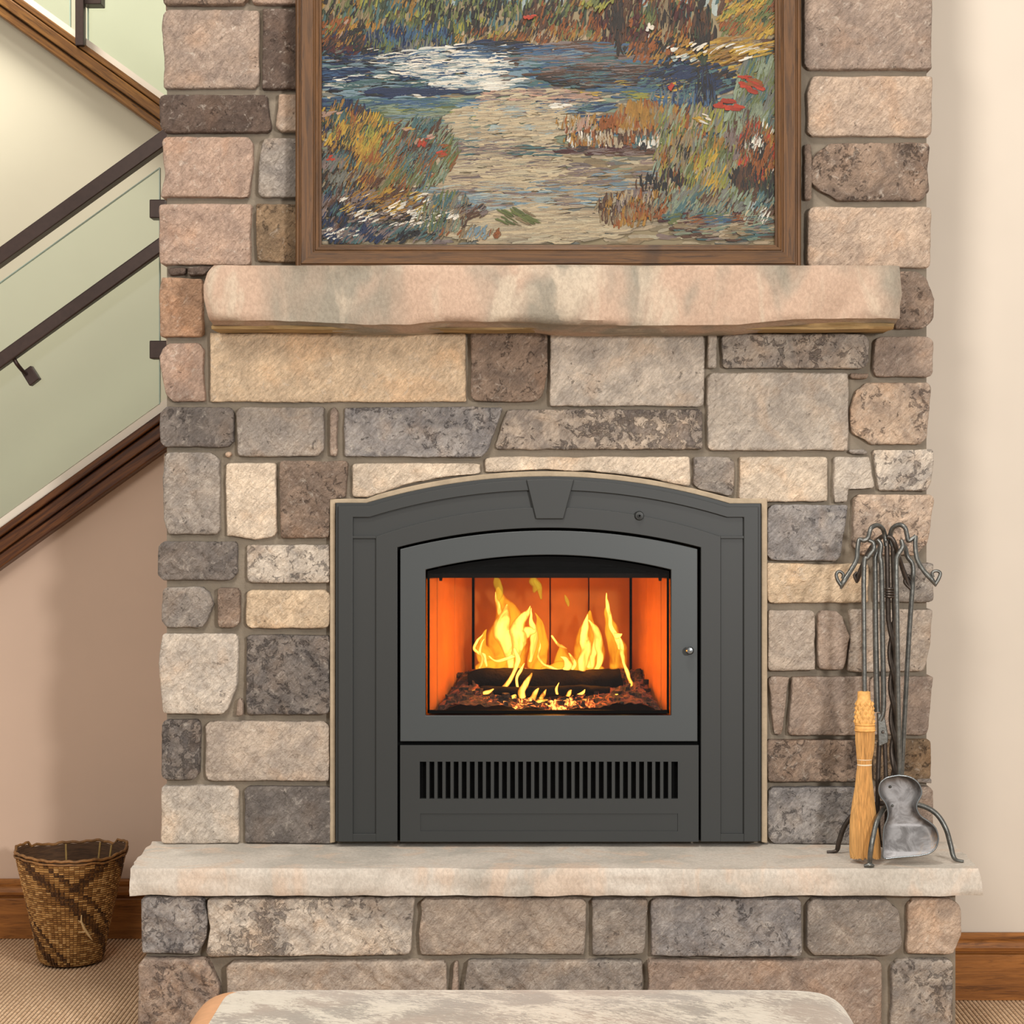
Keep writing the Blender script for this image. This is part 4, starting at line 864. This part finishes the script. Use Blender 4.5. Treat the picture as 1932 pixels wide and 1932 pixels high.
part(stand, 'hook_arm', [[(1672,1030,4.5),(1669,1008,4.5,4.80),(1664,996,4.5,4.79),(1654,991,4.5,4.78),(1643,997,4.5,4.77),(1638,1014,4.5,4.77),(1630,1020,4.5,4.77),(1621,1018,4,4.77),(1618,1035,4.5,4.76),(1616,1056,4.5,4.75),(1604,1078,4.5,4.74),(1592,1097,5,4.73),(1586,1111,2,4.73)],
     [(1588,1106,3.5,4.73),(1580,1094,3.5,4.73),(1578,1083,3.2,4.73),(1584,1078,3,4.73),(1591,1084,3,4.73),(1589,1092,2.5,4.73)]], 'wrought')
part(stand, 'hook_arm', [[(1684,1030,4.5),(1680,1012,4.5,4.80),(1684,997,4.5,4.79),(1696,990,4.5,4.78),(1707,995,4.5,4.77),(1711,1008,4.5,4.77),(1714,1020,4.5,4.77),(1722,1016,4,4.77),(1728,1011,4,4.77)],
     [(1728,1012,4,4.77),(1727,1030,4.5,4.76),(1731,1056,4.5,4.75),(1744,1078,4.5,4.74),(1757,1092,5,4.73),(1766,1106,2,4.73)],
     [(1765,1102,3.5,4.73),(1771,1092,3.5,4.73),(1774,1081,3.2,4.73),(1766,1077,3,4.73),(1759,1081,3,4.73),(1761,1089,2.5,4.73)]], 'wrought')
part(stand, 'hook_arm', [[(1674,1026,4.5,4.80),(1668,1012,4.5,4.83),(1655,1020,4.5,4.86),(1640,1040,4.5,4.88),(1626,1070,4.5,4.90),(1618,1092,4.5,4.91),(1616,1100,2,4.91)],[(1617,1098,3,4.91),(1612,1086,3,4.91),(1618,1080,3,4.91)]], 'wrought_dark')
part(stand, 'hook_arm', [[(1674,1012,4.5,4.79),(1682,1015,4.5,4.79),(1688,1025,4.5,4.79),(1694,1045,4.5,4.80),(1702,1070,4.5,4.82),(1710,1092,5,4.83),(1720,1116,2.5,4.83)],[(1719,1112,3,4.83),(1707,1098,3.4,4.83),(1714,1086,3.2,4.83),(1720,1096,2.6,4.83)]], 'wrought_dark')
fY = [(1579, 1609), (1642, 1634), (1800, 1625)]
cY = 4.80
part(stand, 'leg', [[(1690,1514,5,cY),(1650,1518,5,4.83),(1618,1530,5,4.85),(1595,1556,5,4.86),(1583,1588,5,4.868),(1580,1602,4.6,yfoot(1610)),(1574,1606.5,3.2,yfoot(1610)),(1560,1607.5,2.6,yfoot(1610))]], 'wrought_dark')
part(stand, 'leg', [[(1690,1516,5,cY),(1672,1522,5,4.77),(1656,1545,5,4.73),(1647,1580,5,4.705),(1642,1610,5,4.70),(1641,1628,4.6,yfoot(1636)),(1640,1632,6,yfoot(1636))],[(1630,1634,2.4,yfoot(1637)),(1640,1632,5,yfoot(1637)),(1649,1634,2.4,yfoot(1637))]], 'wrought')
part(stand, 'leg', [[(1690,1514,5,cY),(1735,1519,5,4.79),(1765,1534,5,4.78),(1784,1562,5,4.77),(1794,1596,5,4.765),(1799,1616,4.6,yfoot(1628)),(1806,1623,3.2,yfoot(1628)),(1818,1625,2.6,yfoot(1628))]], 'wrought')
part(stand, 'leg', [[(1690,1514,5,cY),(1693,1520,5,4.85),(1694,1545,5,4.90),(1694,1575,5,4.925),(1694,1598,4.6,yfoot(1604)),(1694,1601,3,yfoot(1604)),(1694,1601,2.6,yfoot(1603)+.02)]], 'wrought_dark')

# broom
bro = empty('hearth_broom', (xof(1632, 4.76), 4.76, zs), 'straw hearth broom with braided collar hanging on the left of the stand', 'broom')
part(bro, 'handle', [[(1631,1312,4.6,4.76),(1630,1200,4.6,4.765),(1630,1068,4.6,4.775),(1637,1052,4.6,4.775),(1648,1037,4.6,4.775),(1647,1024,4.4,4.775),(1638,1019,4,4.775)]], 'wrought')
Yb_ = 4.76
def pl(py): return zof(py, Yb_)
mb = MB(); sx = Yb_ / F
mb.lathe([(r_*sx, pl(py), (cx-1632)*sx) for r_, py, cx in [(9,1304,1630),(12,1305,1630),(12.5,1320,1630),(14,1322,1630),(17,1340,1631),(18,1360,1631),(18.5,1366,1631),(17.5,1368,1631),(19,1370,1632),(19.5,1374,1632),(18.5,1379,1632),(17,1381,1632)]], xof(1632, Yb_), Yb_, 28, 0.8)
wr = mb.build('braided_collar', M['straw_wrap'], bro, smooth=40)
mb = MB()
for r_i in range(5):
    for k in range(12):
        a = 2*PI*(k + 0.5*(r_i % 2))/12; py = 1328 + r_i*8.2; rr_ = (15 + 3*(py-1322)/40)*sx
        c = Vector((xof(1631, Yb_) + rr_*math.cos(a), Yb_ + rr_*0.8*math.sin(a), pl(py))); tg = Vector((-math.sin(a), 0.8*math.cos(a), 0))*4.2*sx; up = Vector((0, 0, 5.5*sx)); ou = Vector((math.cos(a), math.sin(a), 0))*3.2*sx
        mb.add([c-tg, c-up, c+tg, c+up, c+ou], [[0,1,4],[1,2,4],[2,3,4],[3,0,4]])
for r_, py in ((20, 1367), (20.5, 1378)): mb.lathe([((r_-2)*sx, pl(py+2)), (r_*sx, pl(py)), ((r_-2)*sx, pl(py-2))], xof(1632, Yb_), Yb_, 28, 0.8)
mb.build('braid', M['straw_wrap'], wr, smooth=60)
BP = [(17,1379,1632),(17,1395,1632),(15.5,1415,1632),(13,1434,1631),(12.4,1443,1631),(13.5,1460,1630),(16,1485,1630),(20,1515,1629),(24,1548,1629),(27,1580,1631),(28,1604,1632),(27,1617,1633)]
mb = MB(); mb.lathe([(r_*sx*0.93, pl(py), (cx-1632)*sx) for r_, py, cx in BP], xof(1632, Yb_), Yb_, 40, 0.62)
rnd = random.Random(5)
for k in range(230):
    a = 2*PI*k/230 + rnd.uniform(-.02, .02); e = rnd.uniform(-4, 3.0); pts = []
    for i, (r_, py, cx) in enumerate(BP):
        if i == len(BP)-1: py += e
        r2 = r_ * (1.0 + rnd.uniform(-.015, .03)); pts.append((xof(cx, Yb_) + r2*sx*math.cos(a), Yb_ + r2*sx*math.sin(a)*0.66, pl(py)))
    mb.tube(catmull(pts, 2), 0.0013, 4)
bs = mb.build('bristles', M['straw'], bro, smooth=60); bs['kind'] = 'stuff'
mb = MB()
for py in (1433, 1443): mb.lathe([(13.4*sx, pl(py+1.3)), (14.4*sx, pl(py)), (13.4*sx, pl(py-1.3))], xof(1631, Yb_), Yb_, 28, 0.70)
mb.build('stitching', M['thread'], bro)

# tongs
YG = 4.795
tg_ = empty('fire_tongs', (xof(1658, YG), YG, zs+0.02), 'black iron fire tongs with a riveted joint, hanging right of the broom', 'tongs')
part(tg_, 'arm', [[(1655,1018,4,YG),(1660,1032,4.5,YG),(1652,1048,4.6,YG),(1651,1070,5,YG),(1652,1200,5.4,YG),(1655,1343,5.8,YG)]], 'wrought')
part(tg_, 'arm', [[(1655,1018,4,YG-.008),(1662,1028,4.5,YG-.008),(1660,1050,4.6,YG-.008),(1663,1075,4.8,YG-.008),(1665,1200,4.8,YG-.008),(1667,1330,5,YG-.008),(1660,1360,5,YG-.008)]], 'wrought')
mb = MB(); mb.prism(W2([(1654,1345),(1662,1345),(1668,1352),(1674,1385),(1674,1400),(1656,1408),(1655,1380)], YG)[::-1], YG-0.012, YG+0.004); jt = mb.build('joint_plate', M['wrought'], tg_, bevel=0.002)
mb = MB(); c = at(1664, 1380, YG); ylathe(mb, c.x, c.z, YG-0.012, [(0.0001, -0.004), (0.003, -0.0035), (0.0042, 0), (0.0042, 0.004)], 14); mb.build('rivet', M['wrought_dark'], jt, smooth=60)
part(tg_, 'jaw', [[(1659,1400,4.8,YG),(1657,1450,4.6,YG),(1656,1530,4.4,YG),(1660,1588,4,YG),(1668,1596,3,YG)]], 'wrought_dark')
part(tg_, 'jaw', [[(1669,1395,4.2,YG-.004),(1671,1450,4.2,YG-.004),(1673,1530,4.2,YG-.004),(1670,1584,4,YG-.004),(1664,1592,3,YG-.004)]], 'wrought_dark')
# poker
pk_ = empty('fire_poker', (xof(1712, 4.83), 4.83, zs+0.02), 'slim iron poker hanging behind the shovel, rightmost rod on the stand', 'poker')
part(pk_, 'shaft', [[(1700,1024,4,4.83),(1708,1034,4.5,4.83),(1712,1050,4.6,4.83),(1722,1066,4.6,4.83),(1722,1100,4.8,4.83),(1715,1200,4.8,4.835),(1708,1330,4.6,4.84),(1702,1450,4.4,4.845),(1698,1560,4,4.85),(1697,1592,1.5,4.85)]], 'wrought')
part(pk_, 'barb', [[(1699,1545,3.6,4.848),(1690,1556,3.4,4.848),(1684,1568,3,4.848),(1682,1578,1,4.848)]], 'wrought')
# shovel
YV = 4.735
shv = empty('ash_shovel', (xof(1705, YV), YV, zs), 'iron ash shovel with waisted guitar shaped blade at the front of the stand', 'shovel')
part(shv, 'shaft', [[(1700,1018,4,4.76),(1703,1032,4.5,4.76),(1694,1048,4.6,4.76),(1691,1066,4.8,4.76),(1692,1150,5,4.757),(1694,1300,5,4.760),(1696,1400,5,4.765),(1697,1450,4.6,4.768),(1696,1520,3.5,4.770)]], 'wrought')
OUT = [(1695,1463),(1716,1466),(1731,1476),(1738,1490),(1737,1502),(1730,1515),(1729,1526),(1736,1539),(1752,1550),(1764,1562),(1769,1581),(1764,1598),(1752,1608),(1735,1612),(1715,1614),(1690,1616),(1666,1617),(1665,1600),(1665,1580),(1667,1560),(1673,1546),(1675,1532),(1670,1515),(1661,1503),(1658,1490),(1662,1476),(1675,1467)]
Pc = catmull([(a, b, 0) for a, b in OUT] + [(OUT[0][0], OUT[0][1], 0)], 4)[:-1]; ctr = [(1698,1490),(1702,1520),(1712,1570),(1708,1590)]
def shovel_surf(k, n=10):
    mb = MB(); N_ = len(Pc); V = []
    for ring in range(n+1):
        s_ = 1 - ring/n
        for q in Pc:
            cyy = min(1590, max(1490, q[1])); cx = lerp_list([(1490,1698),(1520,1702),(1560,1714),(1590,1714)], cyy)
            x = cx + (q[0]-cx)*s_; y = cyy + (q[1]-cyy)*s_
            lip = (1 if y < 1560 else max(0, 1-(y-1560)/45)); dsh = 0.026 * (1 - s_**9) * lip + 0.003*(1-s_*s_)
            tilt = (y-1463)/150*0.012
            V.append(at(x, y, YV) + Vector((0, dsh - tilt + k, 0)))
    fs = [[r_*N_+i, r_*N_+(i+1) % N_, (r_+1)*N_+(i+1) % N_, (r_+1)*N_+i] for r_ in range(n) for i in range(N_)]
    return V, fs, N_
V, fs, N_ = shovel_surf(0); V2, fs2, _ = shovel_surf(0.0022); mb = MB(); mb.add(V, fs); o_ = len(mb.v); mb.add(V2, [f_[::-1] for f_ in fs2])
for i in range(N_): mb.f.append([i, (i+1) % N_, o_+(i+1) % N_, o_+i]); mb.mi.append(0)
def mat_blade():
    t = NT('worn_shovel_iron'); co = t.objco(); n = t.noise(co, 26, 5, 0.65, 1.0); sp = t.n('ShaderNodeSeparateXYZ', i_0=co)
    low = t.mapr(t.math('ADD', sp.outputs[0], t.math('MULTIPLY', sp.outputs[2], -0.6)), 0.0, 0.07)
    c = t.mix(t.mapr(n, 0.35, 0.65), rgb(104, 101, 100), rgb(142, 140, 140)); c = t.mix(t.math('MULTIPLY', t.mapr(t.noise(co, 60, 5, 0.7, 0.5), 0.45, 0.6), low), c, rgb(150, 118, 82))
    t.bsdf(c, t.mapr(n, 0.3, 0.7, 0.38, 0.55), 0.6, t.bump(n, 0.3, 0.002)); return t.m
bl = mb.build('blade', mat_blade(), shv, smooth=50)
mb = MB(); mb.tube([v_ + Vector((0, 0.001, 0)) for v_ in V[:N_]] + [V[0] + Vector((0, 0.001, 0))], 0.0021, 8, caps=False); mb.build('rim_highlight', M['knob'], bl, smooth=60)  # rim tube in brighter steel, standing in for the highlight along the edge
mb = MB()
for px_, py_ in ((1683, 1487), (1687, 1523)): c = at(px_, py_, YV); ylathe(mb, c.x, c.z, YV+0.021, [(0.0001, -0.004), (0.0022, -0.003), (0.0032, 0), (0.0032, 0.006)], 14)
mb.build('rivet', M['wrought'], bl, smooth=60)

# ------------------------------------------------------------------ basket
YK_ = 5.755; bx = xof(134, YK_); sb = YK_/F
bk = empty('wicker_basket', (bx, YK_, 0), 'tall brown woven basket with a ragged rim standing on the carpet by the left wall', 'basket')
BH = 0.335
def bR(z): return lerp_list([(0, 0.078), (0.012, 0.090), (0.03, 0.096), (0.10, 0.109), (0.20, 0.131), (0.30, 0.153), (0.34, 0.160)], z)
def rimz(a):      # ragged top edge
    return BH - 0.008 + 0.004*math.sin(a*2+0.6) + 0.008*noise.noise(Vector((math.cos(a)*2.2, math.sin(a)*2.2, 3))) + (0.012 if math.cos(a-2.9) > 0.97 else 0) + (0.010 if math.cos(a-0.5) > 0.95 else 0)
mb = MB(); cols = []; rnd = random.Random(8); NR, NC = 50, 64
for j in range(NR):
    z = 0.006 + j * (BH-0.012)/NR; h = (BH-0.012)/NR
    for i in range(NC):
        a0 = 2*PI*i/NC; da = 2*PI/NC; am = a0 + da/2
        if z + h > rimz(am) - 0.004: continue
        # stepped twill bands running diagonally around the wall
        u = (i + j*0.55*(1 if (i % 32) < 16 or True else -1)) % 21.3; dark = u < 3.2 or (6.0 < u < 7.2)
        u2 = (i - j*0.5) % 32; dark2 = u2 < 3 and j > 34
        vert = (dark and (i+j) % 2 == 0) or (dark2 and (i+j) % 2 == 0)
        out = 0.0030 if (i + j*(1 if not dark else 2)) % 2 else 0.0016
        if vert: ja, jz = da*0.28, h*0.95
        else: ja, jz = da*0.49, h*0.42
        r0 = bR(z); r1 = bR(z+h)
        zc = z + h/2
        P = []
        for (sa, sz, k) in ((-1,-1,0),(1,-1,0),(1,1,0),(-1,1,0),(-.7,-.55,1),(.7,-.55,1),(.7,.55,1),(-.7,.55,1)):
            a = am + sa*ja; zz = zc + sz*jz; r_ = bR(zz) + (out if k else -0.001); P.append((bx + r_*math.cos(a), YK_ + r_*math.sin(a), zz))
        mb.add(P, [[4,5,6,7],[0,1,5,4],[1,2,6,5],[2,3,7,6],[3,0,4,7]])
        if dark or dark2: c = rgb(*[(92,60,32),(72,46,26),(112,76,38)][rnd.randrange(3)])
        else: c = rgb(*[(176,132,76),(196,150,90),(156,112,62),(206,164,106),(140,98,52)][rnd.randrange(5)])
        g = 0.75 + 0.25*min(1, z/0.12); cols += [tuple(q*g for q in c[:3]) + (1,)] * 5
def mat_wicker():
    t = NT('wicker'); a = t.n('ShaderNodeAttribute', attribute_name='col'); n = t.noise(t.objco(), 150, 3, 0.6)
    t.bsdf(t.mix(1.0, a.outputs[0], t.mix(n, (0.75, 0.75, 0.75, 1), (1.25, 1.25, 1.25, 1)), 'MULTIPLY'), 0.5, 0, t.bump(n, 0.3, 0.001), 0.4); return t.m
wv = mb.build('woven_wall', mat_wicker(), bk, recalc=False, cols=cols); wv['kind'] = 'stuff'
mb = MB(); NCs = 64; V = []
zz = [0.004, 0.03, 0.10, 0.20, 0.29]
for z in zz + [None]:
    for k in range(NCs): a = 2*PI*k/NCs; q = rimz(a) - 0.004 if z is None else z; r_ = bR(q) - 0.0008; V.append((bx + r_*math.cos(a), YK_ + r_*math.sin(a), q))
for z in [None] + zz[::-1]:
    for k in range(NCs): a = 2*PI*k/NCs; q = rimz(a) - 0.004 if z is None else z; r_ = bR(q) - 0.0045; V.append((bx + r_*math.cos(a), YK_ + r_*math.sin(a), q + (0.004 if z == 0.004 else 0)))
R_ = 2*(len(zz)+1)
mb.add(V, [[r_*NCs+k, r_*NCs+(k+1) % NCs, (r_+1)*NCs+(k+1) % NCs, (r_+1)*NCs+k] for r_ in range(R_-1) for k in range(NCs)] + [list(range(NCs))[::-1], [(R_-1)*NCs+k for k in range(NCs)]])
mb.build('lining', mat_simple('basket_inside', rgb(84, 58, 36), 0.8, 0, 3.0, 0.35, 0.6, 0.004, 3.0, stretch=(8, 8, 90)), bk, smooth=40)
mb = MB(); P = []; P2 = []
for k in range(97): a = 2*PI*k/96; z = rimz(a); r_ = bR(z)+0.001; P.append((bx + r_*math.cos(a), YK_ + r_*math.sin(a), z + 0.0015*math.sin(k*1.7))); P2.append((bx + (r_+.002)*math.cos(a), YK_ + (r_+.002)*math.sin(a), z-0.010+0.001*math.sin(k*1.1)))
mb.tube(P, 0.0042, 8, caps=False); mb.tube(P2, 0.003, 8, caps=False); mb.build('rim', mat_simple('basket_rim', rgb(140, 98, 54), 0.55, 0, 60, 0.35), bk, smooth=60)
mb = MB()
for a in (1.9, 1.2, 0.9): 
    mb.tube([(bx + (bR(z)-0.006)*math.cos(a), YK_ + (bR(z)-0.006)*math.sin(a), z) for z in (0.15, 0.22, 0.29, rimz(a)-0.004)], 0.003, 6)
mb.build('stake', mat_simple('pale_cane', rgb(170, 138, 80), 0.6, 0, 60, 0.2), bk)
mb = MB()
def wallpt(px_, py_, out=0.005):
    z = zof(py_, YK_ - 0.12); r_ = bR(z); x = (px_-134)*sb; y = -math.sqrt(max(0, r_*r_ - x*x)); k = (r_+out)/r_
    return (bx + x*k, YK_ + y*k, z)
mb.tube([wallpt(169, 1727, .006), wallpt(168, 1740, .007), wallpt(172, 1755, .007), wallpt(178, 1770, .008), wallpt(182, 1780, .009)], [0.0015, 0.003, 0.0042, 0.0035, 0.001], 6); mb.tube([wallpt(163, 1738, .006), wallpt(169, 1742, .008)], [0.001, 0.002], 6); mb.tube([wallpt(162, 1761, .006), wallpt(172, 1761, .008)], [0.001, 0.002], 6)
mb.build('broken_cane', mat_simple('pale_cane_end', rgb(214, 184, 136), 0.6), bk)

# ------------------------------------------------------------------ ottoman
ox, oyb, oyf, otz = xof(985, 3.92), 3.925, 3.25, 0.418
ot = empty('ottoman', (ox, 3.6, 0), 'cream and grey brown mottled cowhide ottoman in the foreground before the hearth', 'ottoman')
hw = 0.628; hd = (oyb-oyf)/2; cyo = (oyb+oyf)/2
def ott(u, v, inset=0.0):      # u around, v from skirt (0) to centre of the top (1)
    a = 2*PI*u; ca, sa = math.cos(a), math.sin(a); n_ = 0.12
    ex = (abs(ca)**n_) * (1 if ca >= 0 else -1); ey = (abs(sa)**n_) * (1 if sa >= 0 else -1)
    if v < 0.45: s_ = 1.0; z = 0.12 + (otz-0.085-0.12) * (v/0.45)
    elif v < 0.75:
        q = (v-0.45)/0.30*PI/2; s_ = 1 - (1-math.cos(q))*0.11; z = otz-0.085 + 0.066*math.sin(q)
    else: q = (v-0.75)/0.25; s_ = 0.89*(1-q); z = otz-0.019 + 0.019*math.sin(q*PI/2)
    wx = hw*1.03*s_ if v < 0.75 else hw*1.03*s_; wy = hd*1.03*(s_ if v > .75 else 1-(1-s_)*1.4)
    if v >= .75: wy = hd*1.03*0.846*(1-q)
    return Vector((ox + ex*wx, cyo + ey*wy, z))
NU, NV = 160, 34; mbh, mbl = MB(), MB(); G = [[ott(i/NU, j/NV) for i in range(NU)] for j in range(NV+1)]
def islth(p): return p.x < ox - hw*0.965 + max(0, (p.z-(otz-0.07)))*0.8 - (oyb-p.y)*0.02
for tgt, want in ((mbh, False), (mbl, True)):
    idx = {}
    for j in range(NV):
        for i in range(NU):
            q = [(j, i), (j, (i+1) % NU), (j+1, (i+1) % NU), (j+1, i)]; c = sum((G[a][b] for a, b in q), Vector())/4
            if islth(c) != want: continue
            f_ = []
            for a, b in q:
                if (a, b) not in idx: idx[(a, b)] = len(tgt.v); tgt.v.append(G[a][b].copy())
                f_.append(idx[(a, b)])
            tgt.f.append(f_); tgt.mi.append(0)
def mat_hide():
    t = NT('cowhide'); co = t.objco(); m = t.mapping(t.mapping(co, rot=(0, 0, 0.7)), scale=(1.0, 1.5, 1.5))
    a = t.noise(m, 4.5, 3, 0.55, 0.4); b = t.noise(t.mapping(t.mapping(co, rot=(0, 0, 0.65)), scale=(40, 110, 90)), 1.0, 6, 0.8, 1.0); fine = t.noise(t.mapping(co, rot=(0, 0, 0.6), scale=(60, 260, 120)), 1.0, 4, 0.6)
    mask = t.mapr(t.math('ADD', t.math('MULTIPLY', b, 0.9), t.math('MULTIPLY', a, 0.8)), 0.80, 0.90)
    tan = t.mapr(t.noise(co, 4.0, 2, 0.5), 0.4, 0.6)
    c = t.mix(t.math('MULTIPLY', mask, 0.72), rgb(198, 189, 172), t.mix(tan, rgb(104, 94, 82), rgb(130, 108, 90)))
    c = t.mix(1.0, c, t.mix(t.mapr(fine, 0.3, 0.7), (0.86, 0.85, 0.83, 1), (1.06, 1.06, 1.06, 1)), 'MULTIPLY')
    bs_ = t.bsdf(c, 0.6, 0, t.bump(fine, 0.35, 0.002), 0.3); bs_.inputs['Sheen Weight'].default_value = 0.3; return t.m
h_ = mbh.build('hide_cover', mat_hide(), ot, smooth=60)
l_ = mbl.build('leather_side', mat_simple('tan_leather', rgb(206, 152, 108), 0.5, 0, 20, 0.08, 0.2, 0.001, 150), ot, smooth=60); l_['label'] = 'tan leather side panel'
mb = MB(); mb.box(ox-hw+0.02, ox+hw-0.02, cyo-hd+0.02, cyo+hd-0.02, 0.10, 0.16); mb.build('base', M['base_wood'], ot)
for sx_ in (-1, 1):
    for sy_ in (-1, 1):
        mb = MB(); mb.lathe([(0.018, 0.0), (0.026, 0.10)], ox+sx_*(hw-0.08), cyo+sy_*(hd-0.08), 14); mb.build('leg', M['base_wood'], ot, smooth=40)
